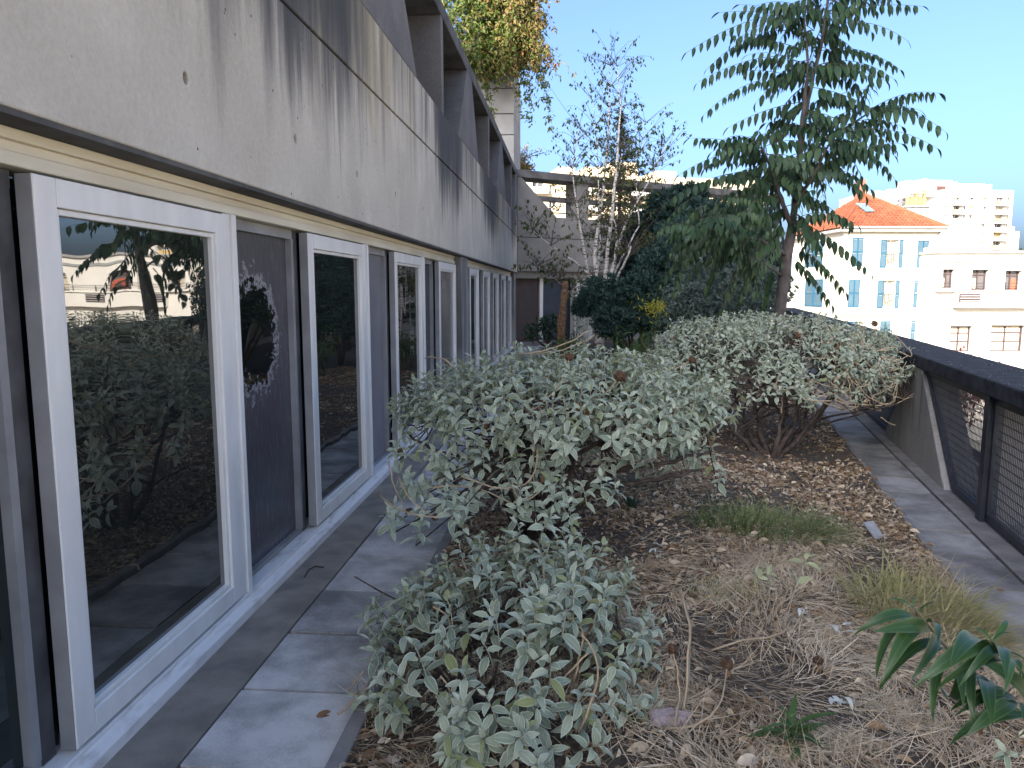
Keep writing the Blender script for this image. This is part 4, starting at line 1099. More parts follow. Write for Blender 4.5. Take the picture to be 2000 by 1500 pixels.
for x0, x1, y0 in ((1098, 1128, 322), (1150, 1200, 322), (1205, 1255, 312), (1290, 1330, 330), (1340, 1420, 345)):
    a, z1_ = wf.uz(x0, y0); b_ = wf.uz(x1, y0)[0]; s = MB(); wf.box(s, a, b_, 2, 9, zW, z1_); s.build('penthouse', 'flat_cream', wide)

# --- trees in the town
def blob_tree(name, label, base, h, r, n, m, leaf, group=None, trunk='ail_bark', sq=0.9, cat='tree', cz_=0.62, tshift=(0, 1)):
    t = thing(name, label, cat, base, group); base = Vector(base)
    tb = MB(); tb.tube(bez(base, base + Vector((0.1, 0, h * 0.3)), base + Vector((0.2, 0, h * 0.6)), 4), [r * 0.09, r * 0.08, r * 0.07, r * 0.06, r * 0.04], 7)
    lb = Leaves([leaf_tmpl(0.6, 0.9, 0.2, 2), leaf_tmpl(0.5, 0.4, 0.3, 2)])
    cl = [(base + Vector((random.gauss(0, r * 0.45), random.gauss(0, r * 0.45), h * cz_ + random.gauss(0, h * 0.16 * sq))), random.uniform(0.2, 0.42) * r) for _ in range(26)]
    for c, q in cl: tb.tube(bez(base + Vector((0, 0, h * 0.4)), (c + base) / 2 + Vector((0, 0, h * 0.32)), c, 4), [r * .03, r * .025, r * .02, r * .012, r * .006], 5)
    tb.build('trunk', trunk, t, True)
    for _ in range(n):
        c, q = random.choice(cl); d = rvec().normalized(); p = c + d * q * random.uniform(0.45, 1.1)
        lb.add(p, d * 0.6 + rvec(0.8) + Vector((0, 0, -0.3)), leaf * random.uniform(0.6, 1.3), tint=min(1, max(0, random.gauss(sum(tshift) / 2, 0.3))))
    lb.build('crown', m, t, kind='stuff'); return t
g = at_y(1990, 480, 120); blob_tree('town_tree', 'green and yellowing tree at the right edge below the white tower', (g.x + 2, 122, -7), at_y(1990, 470, 120).z + 7, 5.0, 2600, 'treeleaf', 0.55)
blob_tree('plum_tree', 'dark red leaved plum tree in the street seen through the mesh', (21.5, 42.6, -7), 5.6, 1.9, 700, 'redleaf', 0.26)
fw = thing('garden_wall', 'sunlit pale garden wall in the street seen through the mesh', 'wall', (15, 38, -7))
MB().box(8, 28, 44.0, 44.35, -7, -4.6).build('wall', 'low_white', fw); MB().box(7.9, 28.1, 43.9, 44.45, -4.6, -4.45).build('coping', 'zinc', fw)

# ------------------------------------------------------------------ felted sage shrubs
SAGE = [leaf_tmpl(0.36, 1.0, 0.30, 5), leaf_tmpl(0.42, 0.65, 0.18, 5), leaf_tmpl(0.33, 1.5, 0.35, 5), leaf_tmpl(0.38, 0.35, 0.40, 5), leaf_tmpl(0.46, 1.2, 0.10, 5), leaf_tmpl(0.34, 0.9, 0.5, 5, 0, 0.8, 0.7)]
def sprig(base, ax, length, nodes, ll, lv, st, lime=None, lime_p=0.05, top_open=25, low_open=100):
    ax = Vector(ax).normalized(); pts = bez(base, Vector(base) + ax * length * 0.5 + rvec(0.12 * length), Vector(base) + ax * length, 4)
    st.tube(pts, [0.0035, 0.003, 0.003, 0.0025, 0.002], 4)
    a0 = random.uniform(0, 6.28); x = ax.orthogonal().normalized(); y = ax.cross(x)
    for k in range(nodes):
        t = (k + 0.6) / nodes; p = pts[0].lerp(pts[-1], 0.12 + 0.88 * t)
        op = rad(low_open + (top_open - low_open) * t ** 1.2 + random.uniform(-14, 14))
        sz = ll * (1.0 - 0.55 * t ** 1.6) * random.uniform(0.75, 1.15)
        for h in (0, 1):
            if random.random() < 0.08 and k < 2: continue
            a = a0 + math.pi * h + (math.pi / 2) * (k % 2) + random.uniform(-0.3, 0.3)
            rd = x * math.cos(a) + y * math.sin(a)
            d = ax * math.cos(op) + rd * math.sin(op) + Vector((0, 0, -0.15))
            up = ax * 1.0 - rd * 0.15 + rvec(0.25)
            tgt = lime if (lime is not None and random.random() < lime_p) else lv
            tgt.add(p + rd * 0.004, d, sz, up, tint=min(1, max(0, random.gauss(0.35 + 0.3 * t, 0.25))), roll=random.uniform(-0.35, 0.35))
def lump(v, s=1.0): return 1 + 0.16 * noise.noise((v.x * 2.4 + s, v.y * 2.4, v.z * 2.4)) + 0.08 * noise.noise((v.x * 6, v.y * 6 + s, v.z * 6))
def shrub(label, base, cen, rr, n, ll, nodes, slen, seed, zmin=-0.15, nbr=7, split=300, stalks=(), dry=14, lime_p=0.05, inner=0.35, extra=(), up_w=0.75, limbs=()):
    random.seed(seed)
    base, cen, rr = Vector(base), Vector(cen), Vector(rr)
    t = thing('sage_shrub', label, 'shrub', base, 'felted sage shrubs in the bed')
    lv, lm, st = Leaves(SAGE), Leaves(SAGE), MB()
    heads = []
    # main limbs
    br_pts = []
    for k in range(nbr):
        a = 2 * math.pi * k / nbr + random.uniform(-0.4, 0.4)
        e = cen + Vector((math.cos(a) * rr.x * random.uniform(0.35, 0.62), math.sin(a) * rr.y * random.uniform(0.35, 0.62), rr.z * random.uniform(-0.45, 0.1)))
        b0 = base + Vector((math.cos(a) * 0.05, math.sin(a) * 0.05, 0))
        mid = (b0 + e) / 2 + Vector((math.cos(a) * 0.10, math.sin(a) * 0.08, -0.10 * rr.z)) + rvec(0.05)
        pts = bez(b0, mid, e, 9, 0.018 * rr.x); r0 = 0.024 * random.uniform(0.8, 1.25) * min(1.2, rr.x)
        MB().tube(pts, [r0 * (1 - 0.72 * i / 9) * random.uniform(0.9, 1.12) for i in range(10)], 7).build('branch', 'bark_dark', t, True)
        br_pts += pts[3:]
        for _ in range(3):
            i = random.randint(3, 8); e2 = pts[i] + Vector((random.gauss(0, .28 * rr.x), random.gauss(0, .28 * rr.y), abs(random.gauss(.5, .2)) * rr.z))
            p2 = bez(pts[i], (pts[i] + e2) / 2 + rvec(0.07), e2, 5, 0.012); st_b = [r0 * .45 * (1 - 0.6 * j / 5) for j in range(6)]
            heads.append((p2, st_b)); br_pts += p2[2:]
    for lp, r0, r1 in limbs:
        lp = [Vector(p) for p in lp]; q = [lp[i].lerp(lp[i + 1], j / 4) + rvec(.012) for i in range(len(lp) - 1) for j in range(4)] + [lp[-1]]
        MB().tube(q, [(r0 + (r1 - r0) * i / (len(q) - 1)) * random.uniform(.88, 1.12) for i in range(len(q))], 7).build('branch', 'bark_dark', t, True)
    tw_ = MB()
    for p2, rr_ in heads: tw_.tube(p2, rr_, 5)
    spots = []
    for i in range(n):
        while True:
            v = Vector((random.gauss(0, 1), random.gauss(0, 1), random.gauss(0, 1))).normalized()
            if v.z < zmin: continue
            if v.z < 0.1 and random.random() < 0.4: continue
            break
        q = lump(v, seed) * (1.0 if random.random() > inner else random.uniform(0.62, 0.95))
        p = cen + Vector((v.x * rr.x, v.y * rr.y, v.z * rr.z)) * q
        nn = Vector((v.x / rr.x, v.y / rr.y, v.z / rr.z)).normalized()
        spots.append((p, nn))
    for p, nn in list(extra): spots.append((Vector(p), Vector(nn)))
    for p, nn in spots:
        ax = (nn * 0.75 + Vector((0, 0, up_w)) + rvec(0.3)).normalized(); L_ = slen * random.uniform(0.7, 1.3)
        b = p - ax * L_
        if b.z < 0.03: b.z = 0.03
        sprig(b, ax, L_, nodes, ll, lv, st, lm, lime_p)
        c = min(br_pts, key=lambda w: (w - b).length_squared)
        if random.random() < 0.8: tw_.tube(bez(c, (c + b) / 2 + Vector((0, 0, -0.03)) + rvec(0.03), b, 4), [0.006, 0.0055, 0.005, 0.004, 0.0035], 4)
    tw_.build('twigs', 'bark_dark', t, True)['kind'] = 'stuff'
    st.build('sprig_stems', 'stem_felt', t, True)['kind'] = 'stuff'
    lv.build_split('leaf', 'phlomis', t, split)
    if lm.P: lm.build_split('lime_leaf', 'phlomis_lime', t, min(40, len(lm.P)), 'lime_leaves')
    # dead flower stalks with round seed heads, and hanging dead leaves
    for pts, head in stalks:
        pts = [Vector(p) for p in pts]
        if len(pts) == 3: pts = bez(*pts, 9, 0.004)
        m = len(pts); o = MB().tube(pts, [0.0052 - 0.0018 * i / (m - 1) for i in range(m)], 5).build('dry_stalk', 'dry_stem', t, True)
        if head:
            hb = MB(); hb.ball(pts[-1], head, 9, 6, 0.14, (1.1, 1.1, 0.9))
            for _ in range(34):
                d = rvec().normalized(); hb.tube([pts[-1] + d * head * 0.8, pts[-1] + d * head * 1.28], [head * .13, head * .04], 3)
            hb.build('seed_head', 'seed_brown', o)
    dl = Leaves([leaf_tmpl(0.35, 1.8, 0.8, 4, 0.3), leaf_tmpl(0.3, 1.0, 1.0, 4, 0.4), leaf_tmpl(0.4, 2.4, 0.6, 4, 0.2)])
    for _ in range(dry):
        p, nn = random.choice(spots); dl.add(p - nn * slen * 0.6, Vector((nn.x * 0.4, nn.y * 0.4, -1)) + rvec(0.3), ll * random.uniform(0.7, 1.2), nn + rvec(0.3))
    if dry: dl.build_split('dead_leaf', 'dry_leaf', t, dry, 'dead_leaves')
    return t
def stalk3(p0, pm, p1): return (p0, pm, p1)
def A(x, y, Y): return at_y(x, y, Y)
front_stalks = [([A(1335, 1385, 2.5), A(1360, 1200, 2.75), A(1325, 1150, 2.85)], 0), ([A(1120, 1330, 2.5), A(1150, 1230, 2.5), A(1133, 1225, 2.45)], 0), ([A(1000, 1440, 2.4), A(1090, 1330, 2.4), A(1150, 1275, 2.42)], 0),
    ([A(740, 960, 3.6), A(770, 1010, 3.3), A(860, 1010, 3.3)], 0.0), ([A(855, 1290, 2.6), A(905, 1200, 2.6), A(845, 1185, 2.55)], 0), ([A(850, 1360, 2.4), A(910, 1390, 2.4), A(860, 1320, 2.4)], 0), ([A(700, 1350, 2.6), A(660, 1370, 2.6), A(710, 1310, 2.6)], 0), ([A(1310, 1440, 2.45), A(1340, 1360, 2.5), A(1313, 1268, 2.6)], 0.019), ([A(1130, 1430, 2.35), A(1200, 1290, 2.4), A(1135, 1240, 2.4)], 0), ([A(660, 1395, 2.5), A(690, 1370, 2.55), A(735, 1330, 2.6)], 0)]
shrub('low nearest sage shrub beside the left path, full of large drooping felted leaves', (-0.24, 2.72, 0), (-0.22, 2.86, 0.17), (0.60, 0.72, 0.40), 200, 0.094, 5, 0.16, 11, -0.25, 6, 300, front_stalks, 16, 0.09, 0.32)
mid_stalks = [([A(960, 760, 4.1), A(1100, 870, 4.0), A(1212, 735, 3.9)], 0.030), ([A(990, 830, 3.9), A(1100, 780, 3.9), A(1112, 697, 4.1)], 0.024), ([A(900, 930, 3.6), A(1060, 1000, 3.6), A(1050, 870, 3.7)], 0), ([A(830, 955, 3.7), A(930, 935, 3.7), A(1010, 990, 3.6)], 0),
    ([A(778, 930, 3.6), A(800, 990, 3.5), A(850, 1010, 3.5)], 0.018), ([A(1290, 740, 4.6), A(1320, 720, 4.5), A(1352, 703, 4.5)], 0.022), ([A(1010, 690, 4.6), A(1090, 690, 4.6), A(1150, 645, 4.6)], 0), ([A(1040, 690, 4.6), A(1110, 690, 4.7), A(1160, 655, 4.7)], 0), ([A(1000, 940, 3.6), A(1010, 1000, 3.55), A(1055, 960, 3.6)], 0), ([A(760, 900, 3.8), A(765, 960, 3.7), A(800, 1000, 3.6)], 0.02), ([A(1180, 870, 4.0), A(1270, 880, 4.0), A(1272, 845, 4.0)], 0), ([A(890, 720, 4.2), A(860, 690, 4.2), A(830, 700, 4.3)], 0)]
ex = []
for x, y, Y in ((850, 880, 3.75), (800, 930, 3.6), (870, 960, 3.5), (1040, 840, 3.75), (1000, 800, 3.7), (1390, 870, 4.5), (1410, 920, 4.5), (1350, 870, 4.4), (1230, 830, 3.9), (1140, 800, 3.8), (940, 870, 3.7), (1080, 1000, 3.3), (1120, 1010, 3.35), (900, 1010, 3.3), (830, 1000, 3.35), (1010, 1020, 3.2), (760, 1000, 3.4), (1060, 880, 3.75), (980, 900, 3.7)):
    ex.append((A(x, y, Y), (random.uniform(-.5, .5), -0.8, 0.2)))
for _ in range(52):
    x, y = min(1240, max(770, random.gauss(950, 115))), random.uniform(840, 985); Y = 4.15 - (y - 820) / 170 * 0.75 + random.uniform(-.1, .15)
    ex.append((A(x, y, Y), (random.uniform(-.7, .7), -0.9, random.uniform(-.1, .6))))
for _ in range(34):
    x, y = random.triangular(1050, 1450, 1300), random.triangular(770, 925, 800); Y = 4.3 + random.uniform(-.25, .35)
    ex.append((A(x, y, Y), (random.uniform(-.4, .8), -0.7, random.uniform(-.1, .5))))
shrub('spreading middle sage shrub with bare dark trunk and curving dead flower stalks', (-0.23, 4.62, 0), (-0.02, 4.55, 0.93), (0.98, 0.95, 0.33), 460, 0.088, 5, 0.17, 12, -0.30, 8, 300, mid_stalks, 26, 0.03, 0.30, ex, 0.8, [([(-0.2, 4.6, 0.02), A(1080, 975, 4.3), A(1180, 925, 4.2), A(1290, 905, 4.2), A(1390, 880, 4.3)], .026, .008), ([A(1100, 960, 4.3), A(1190, 950, 4.15), A(1290, 935, 4.1), A(1370, 918, 4.1)], .02, .007), ([(-0.22, 4.6, 0.02), A(1060, 950, 4.2), A(1110, 890, 4.1), A(1180, 860, 4.2), A(1330, 840, 4.4)], .024, .008), ([(-0.25, 4.6, 0.02), A(1000, 960, 4.2), A(930, 900, 4.1), A(850, 880, 4.1), A(800, 850, 4.2)], .022, .007), ([(-0.23, 4.6, 0.0), A(1035, 1010, 4.3), A(1050, 930, 4.4), A(1075, 860, 4.5)], .04, .02)])
back_stalks = [([A(1700, 690, 7.6), A(1715, 660, 7.6), A(1708, 632, 7.6)], 0.03), ([A(1620, 740, 7.2), A(1640, 690, 7.2), A(1637, 674, 7.2)], 0.03), ([A(1560, 690, 7.2), A(1565, 670, 7.2), A(1557, 655, 7.2)], 0.035), ([A(1640, 760, 7.0), A(1680, 700, 7.0), A(1665, 665, 7.0)], 0), ([A(1650, 770, 7.0), A(1690, 710, 7.0), A(1660, 670, 7.0)], 0), ([A(1720, 815, 7.1), A(1740, 830, 7.1), A(1750, 830, 7.1)], 0)]
for k in range(110):
    x = random.triangular(1500, 1768, 1720); y = random.uniform(665, 800); Y = random.uniform(6.75, 7.7)
    back_stalks.append(([A(x, y, Y), A(x + random.uniform(-60, 60), y + random.uniform(5, 40), Y), A(x + random.uniform(-70, 60), y + random.uniform(-50, 10), Y)], 0))
shrub('large domed back sage shrub, its right side thick with dry twigs over the parapet path', (1.92, 7.1, 0), (2.12, 7.95, 0.82), (1.36, 1.15, 0.58), 1150, 0.080, 4, 0.17, 13, -0.32, 10, 300, back_stalks, 34, 0.02, 0.3, (), 0.9)

# ------------------------------------------------------------------ tree of heaven
random.seed(21)
AY = 10.5
ail = thing('tree_of_heaven', 'tall dark green young tree with long drooping feathered leaves', 'tree', A(1523, 640, AY) * 1.0)
ail.location = (2.78, AY, 0); ORG[ail.name] = Vector(ail.location)
def limb(pp_, r0, r1, name='limb', n=8):
    pts = []
    P_ = [A(x, y, AY + d) for x, y, d in pp_]
    for i in range(len(P_) - 1):
        for j in range(4): pts.append(P_[i].lerp(P_[i + 1], j / 4) + rvec(0.008))
    pts.append(P_[-1]); m = len(pts)
    MB().tube(pts, [r0 + (r1 - r0) * i / (m - 1) for i in range(m)], n).build(name, 'ail_bark', ail, True); return pts
b0 = Vector((2.78, AY, 0)); P_ = [b0, A(1524, 605, AY), A(1533, 520, AY), A(1550, 430, AY)]
MB().tube(bez(P_[0], P_[1], P_[2], 6) + [P_[3]], [0.105, 0.095, 0.088, 0.082, 0.078, 0.074, 0.072, 0.062], 12).build('trunk', 'ail_bark', ail, True)
limb([(1550, 430, 0), (1558, 330, 0), (1570, 240, 0.05), (1588, 150, 0.1), (1608, 70, 0.1), (1625, -60, 0.1)], 0.046, 0.014)
limb([(1546, 445, 0), (1530, 400, -0.2), (1512, 350, -0.3), (1490, 290, -0.4)], 0.04, 0.014)
limb([(1556, 340, 0), (1568, 230, -0.25), (1578, 130, -0.3), (1570, 20, -0.3)], 0.032, 0.012)
limb([(1538, 500, 0), (1490, 470, -0.4), (1430, 458, -0.8), (1370, 442, -1.0)], 0.028, 0.012)
limb([(1562, 310, 0), (1620, 270, 0.3), (1690, 225, 0.5)], 0.028, 0.012)
limb([(1552, 400, 0), (1590, 340, -0.4), (1620, 280, -0.6)], 0.03, 0.012)
limb([(1535, 500, 0.1), (1523, 430, 0.4), (1519, 340, 0.7)], 0.022, 0.01)
limb([(1530, 540, 0), (1500, 520, -0.5), (1470, 500, -0.7)], 0.018, 0.008)
LF = [leaf_tmpl(0.36, 0.8, 0.12, 5, 0, .70, .3), leaf_tmpl(0.40, 0.5, 0.2, 5, 0, .68, -.3), leaf_tmpl(0.34, 1.1, 0.1, 5, 0, .70, .6)]
LCACHE = {}
def leaflets_of(lv, parent):
    o0 = org(parent)
    for i in range(len(lv.P)):
        q = min(3, int(lv.T[i] * 4)); key = (lv.K[i], q)
        if key not in LCACHE:
            V, F, rim = lv.t[lv.K[i]]; LCACHE[key] = fast_mesh('leaflet', V, F, {'rim': rim, 'tint': np.full(len(V), (q + .5) / 4)}, 'ailanthus')
        o = bpy.data.objects.new('leaflet', LCACHE[key]); COL.objects.link(o); o.parent = parent
        R = lv.R[i] * lv.S[i]; p = Vector(lv.P[i]) - o0
        o.matrix_basis = Matrix([[R[0][0], R[0][1], R[0][2], p.x], [R[1][0], R[1][1], R[1][2], p.y], [R[2][0], R[2][1], R[2][2], p.z], [0, 0, 0, 1]])
def frond(P0, P1, arch=0.18, pairs=11, ll=0.13, tint=0.3, single=False):
    P0, P1 = Vector(P0), Vector(P1); Lf = (P1 - P0).length
    mid = (P0 + P1) / 2 + Vector((0, 0, arch * Lf)); pts = bez(P0, mid, P1, 14)
    lv = Leaves(LF); rb = MB(); rb.tube(pts, [0.006 - 0.0042 * i / 14 for i in range(15)], 4)
    for k in range(pairs + 1):
        t = 0.16 + 0.84 * k / pairs; i = min(13, int(t * 14)); p = pts[i].lerp(pts[i + 1], min(1, t * 14 - i)); d = (pts[i + 1] - pts[i]).normalized()
        side = d.cross(Vector((0, 0, 1)))
        side = side.normalized() if side.length > 1e-3 else Vector((1, 0, 0))
        sz = ll * (1.0 - 0.35 * t) * random.uniform(0.85, 1.12)
        if k == pairs: lv.add(p, d + Vector((0, 0, -0.4)), sz, tint=tint); continue
        for sg in (-1, 1):
            dd = side * sg * random.uniform(0.5, 0.85) + d * 0.32 + Vector((0, 0, -random.uniform(0.6, 1.2)))
            lv.add(p, dd, sz, Vector((0, 0, 1)) + side * sg * 0.3, tint=min(1, max(0, random.gauss(tint, 0.18))), roll=random.uniform(-0.2, 0.2))
    o = rb.build('compound_leaf', 'ail_rachis', ail)
    if single: lv.build_split('leaflet', 'ailanthus', o, 60, 'leaflets', 3) if False else leaflets_of(lv, o)
    else: lv.build('leaflets', 'ailanthus', o, kind='stuff')
FR = [(1560, 20, 1352, 98), (1540, 60, 1372, 125), (1560, 110, 1374, 172), (1560, 160, 1386, 226), (1570, 40, 1408, 22), (1590, 60, 1440, 0), (1580, 100, 1420, 75), (1575, 160, 1440, 130),
      (1610, 30, 1806, 22), (1605, 60, 1770, 78), (1600, 100, 1757, 134), (1690, 220, 1846, 178), (1690, 226, 1842, 256), (1640, 260, 1822, 292), (1590, 130, 1740, 150), (1610, 10, 1760, -10), (1620, 0, 1700, 60),
      (1580, 170, 1730, 215), (1600, 270, 1742, 350), (1600, 300, 1688, 388), (1570, 380, 1668, 452), (1560, 430, 1706, 520), (1550, 480, 1660, 572), (1545, 500, 1622, 594), (1560, 420, 1610, 500),
      (1500, 300, 1332, 332), (1495, 290, 1352, 280), (1510, 340, 1312, 400), (1400, 450, 1308, 452), (1420, 455, 1345, 520), (1440, 460, 1382, 590), (1470, 480, 1410, 600), (1490, 500, 1450, 600), (1510, 520, 1490, 605), (1375, 445, 1320, 500),
      (1560, 200, 1420, 250), (1550, 260, 1400, 290), (1540, 330, 1380, 360), (1530, 390, 1380, 420), (1520, 420, 1400, 480), (1530, 460, 1440, 530), (1570, 220, 1690, 290), (1575, 270, 1720, 250), (1560, 330, 1660, 340),
      (1580, 190, 1500, 270), (1575, 240, 1610, 350), (1560, 300, 1480, 380), (1550, 350, 1600, 430), (1545, 400, 1470, 470), (1540, 430, 1590, 520), (1620, 280, 1700, 330), (1620, 282, 1740, 300), (1640, 250, 1770, 240),
      (1590, 60, 1530, 130), (1600, 40, 1660, 140), (1600, -10, 1500, 30), (1620, -30, 1720, 10), (1620, -20, 1540, -20), (1625, -40, 1680, -60), (1600, 90, 1680, 190), (1585, 120, 1490, 190),
      (1519, 340, 1440, 400), (1519, 345, 1580, 400), (1490, 290, 1430, 330), (1490, 292, 1520, 380), (1500, 320, 1420, 350), (1370, 442, 1345, 395), (1372, 442, 1300, 430), (1430, 458, 1400, 540), (1450, 462, 1470, 560)]
SING = {0, 3, 4, 8, 10, 11, 12, 13, 18, 20, 21}
for i, (x0, y0, x1, y1) in enumerate(FR):
    d0 = random.uniform(-0.3, 0.3); d1 = d0 + random.uniform(-0.45, 0.45); x1 += random.uniform(-14, 10); y1 += random.uniform(-12, 12)
    P0, P1 = A(x0, y0, AY + d0), A(x1, y1, AY + d1); Lf = (P1 - P0).length
    lowy = y1 > 470
    frond(P0, P1, random.uniform(0.10, 0.32) * (1 if y1 > y0 - 10 else 0.6), max(7, int(Lf / 0.112)), random.uniform(0.19, 0.235), 0.55 if (lowy and x1 < 1520) else random.choice((0.12, 0.2, 0.25, 0.4)), i in SING)
ROS = [(1625, -50, .1, 15, .8), (1605, 70, .1, 9, .75), (1570, 25, -.3, 13, .8), (1580, 130, -.3, 9, .75), (1588, 150, .1, 9, .8), (1690, 225, .5, 13, .75), (1640, 255, .35, 8, .7), (1490, 290, -.4, 14, .8), (1512, 350, -.3, 9, .75), (1620, 280, -.6, 12, .8), (1590, 340, -.4, 9, .8), (1519, 340, .7, 12, .75), (1570, 240, 0, 10, .8), (1560, 330, 0, 10, .8), (1370, 442, -1.0, 9, .65), (1430, 458, -.8, 8, .65), (1550, 420, 0, 8, .8)]
for x0, y0, d0, n_, R_ in ROS:      # leaves stand in loose rosettes round the shoots
    ph = random.uniform(0, 6.28)
    for k in range(int(n_ * .62)):
        a = ph + 2.4 * k + random.uniform(-.4, .4); el = random.uniform(-.55, .35); r_ = R_ * random.uniform(.75, 1.3)
        P0 = A(x0 + random.uniform(-6, 6), y0 + random.uniform(-14, 14), AY + d0)
        P1 = P0 + Vector((math.cos(a) * r_, math.sin(a) * r_ * .9, el * r_))
        frond(P0, P1, random.uniform(.12, .34), max(6, int(r_ / 0.112)), random.uniform(.18, .23), random.choice((0.1, 0.2, 0.3, 0.5)))
for k in range(58):      # lower left mass
    x0, y0 = random.uniform(1350, 1530), random.uniform(380, 500)
    a = random.uniform(2.2, 5.5); P0 = A(x0, y0, AY + random.uniform(-0.8, 0.6)); r_ = random.uniform(0.5, 0.8)
    P1 = P0 + Vector((math.cos(a) * r_ * 0.7, math.sin(a) * r_ * .6, random.uniform(-0.75, -0.1)))
    frond(P0, P1, 0.2, max(6, int(r_ / 0.112)), random.uniform(0.15, 0.18), random.choice((0.15, 0.3, 0.5, 0.75)))

# ------------------------------------------------------------------ birch, spruce and the evergreens at the end
random.seed(31)
BY = 16.5
def px_tube(pts, Y, r0, r1, mb, n=6, jit=0.015):
    P_ = [A(x, y, Y + (d if len(q) else 0)) for (x, y, *q) in pts for d in [q[0] if q else 0]]
    out = []
    for i in range(len(P_) - 1):
        for j in range(3): out.append(P_[i].lerp(P_[i + 1], j / 3) + rvec(jit))
    out.append(P_[-1]); m = len(out); mb.tube(out, [r0 + (r1 - r0) * i / (m - 1) for i in range(m)], n); return out
birch = thing('birch', 'slender many stemmed birch with white bark and sparse small leaves', 'tree', (A(1172, 600, BY).x, BY, 0))
stems = [([(1168, 700), (1172, 600), (1160, 500), (1178, 380, .2), (1188, 250, .2), (1192, 128, .3)], .07, .006), ([(1172, 690), (1180, 560), (1192, 440, -.2), (1205, 330, -.3), (1212, 210, -.2), (1206, 130, 0)], .06, .006),
         ([(1176, 690), (1190, 540), (1225, 430, .3), (1270, 350, .5), (1300, 280, .6)], .045, .006), ([(1166, 690), (1150, 540), (1130, 430, -.4), (1118, 330, -.5), (1130, 250, -.5)], .04, .005), ([(1172, 690), (1165, 560), (1172, 470, .5), (1168, 330, .7), (1160, 200, .7)], .045, .005),
         ([(1190, 560), (1215, 500, .3), (1250, 440, .5), (1240, 330, .5), (1262, 240, .6)], .03, .005), ([(1178, 560), (1120, 510, -.6), (1075, 480, -.8), (1040, 450, -1)], .03, .004), ([(1180, 600), (1140, 590), (1110, 570, -.3), (1080, 540, -.6), (1050, 520, -.7)], .025, .004), ([(1185, 640), (1205, 540, -.4), (1222, 510, -.6), (1232, 480, -.6)], .035, .02), ([(1178, 640), (1195, 560), (1205, 470), (1195, 400), (1215, 300)], .04, .006)]
skel = []
for pts, r0, r1 in stems:
    b = MB(); o = px_tube(pts, BY, r0, r1, b); b.build('stem', 'birch_bark', birch, True); skel += o[6:]
lv = Leaves([leaf_tmpl(0.75, 0.4, 0.15, 2, 0, 0.6), leaf_tmpl(0.6, 0.8, 0.3, 2, 0, 0.6)]); tw_ = MB()
for i in range(640):
    p = random.choice(skel); a = random.uniform(0, 6.28); l_ = random.uniform(0.15, 0.6)
    e = p + Vector((math.cos(a) * l_, math.sin(a) * l_, random.uniform(0.4, 1.3) * l_)); e2 = e + Vector((math.cos(a) * 0.15, math.sin(a) * 0.15, random.uniform(-0.3, 0.25)))
    pts = bez(p, e, e2, 5, 0.015); tw_.tube(pts, [0.006, 0.005, 0.004, 0.003, 0.0025, 0.002], 3)
    for k in range(random.randint(3, 9)):
        q = pts[random.randint(1, 4)].lerp(pts[-1], random.random()); lv.add(q + rvec(0.03), Vector((random.uniform(-.5, .5), random.uniform(-.5, .5), -1)), random.uniform(0.045, 0.08), rvec() + Vector((0, -0.4, 0)), tint=min(1, max(0, random.gauss(.35, .3))))
tw_.build('twigs', 'twig', birch)['kind'] = 'stuff'; lv.build('crown', 'birch_leaf', birch, kind='stuff')

NEED = [leaf_tmpl(0.26, 0.3, 0.0, 2), leaf_tmpl(0.20, 0.6, 0.0, 2)]
spruce = thing('spruce', 'narrow dark spruce standing behind the birch stems', 'tree', (A(1215, 600, 18.5).x, 18.5, 0))
tb = MB(); top = A(1213, 215, 18.5); bs = Vector((top.x, 18.5, 0)); tb.tube([bs, bs.lerp(top, .5), top], [0.09, 0.05, 0.008], 7); tb.build('trunk', 'twig', spruce, True)
lv = Leaves(NEED); brb = MB()
for i in range(210):
    t = random.uniform(0.12, 0.99); p = bs.lerp(top, t); a = random.uniform(0, 6.28); l_ = (0.12 + 1.15 * (1 - t) ** 0.8) * random.uniform(0.6, 1.15)
    e = p + Vector((math.cos(a) * l_, math.sin(a) * l_, -0.12 * l_ + 0.1)); brb.tube([p, p.lerp(e, .5) + Vector((0, 0, .05)), e], [0.012, 0.009, 0.004], 3)
    for k in range(int(18 + 60 * l_)):
        s_ = random.random() ** 0.7; q = p.lerp(e, s_) + rvec(0.02)
        lv.add(q, (e - p).normalized() * 0.7 + rvec(0.8) + Vector((0, 0, -0.2)), random.uniform(0.06, 0.13), rvec(), tint=random.random())
brb.build('branches', 'twig', spruce)['kind'] = 'stuff'; lv.build('crown', 'spruce', spruce, kind='stuff', smooth=False)

def needle_mass(name, label, cat, clumps, n, size, m, base, tuft=14, tmpl=NEED, trunks=(), spread=1.0):
    t = thing(name, label, cat, base)
    lv = Leaves(tmpl); br = MB(); base = Vector(base)
    for (x, y, Y, r) in clumps:
        c = A(x, y, Y); br.tube(bez(base + Vector((0, 0, .1)), (base + c) / 2 + Vector((0, 0, .2)), c, 4, .03), [0.04, 0.03, 0.025, 0.018, 0.01], 5)
        for _ in range(n):
            d = rvec().normalized(); p = c + Vector((d.x * r * 1.15, d.y * r, d.z * r * 0.8)) * (random.random() ** 0.4)
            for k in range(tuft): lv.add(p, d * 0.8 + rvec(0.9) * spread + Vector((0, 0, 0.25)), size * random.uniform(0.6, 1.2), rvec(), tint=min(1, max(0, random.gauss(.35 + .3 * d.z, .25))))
    br.build('branches', 'twig', t, True); lv.build('foliage', m, t, kind='stuff', smooth=False); return t
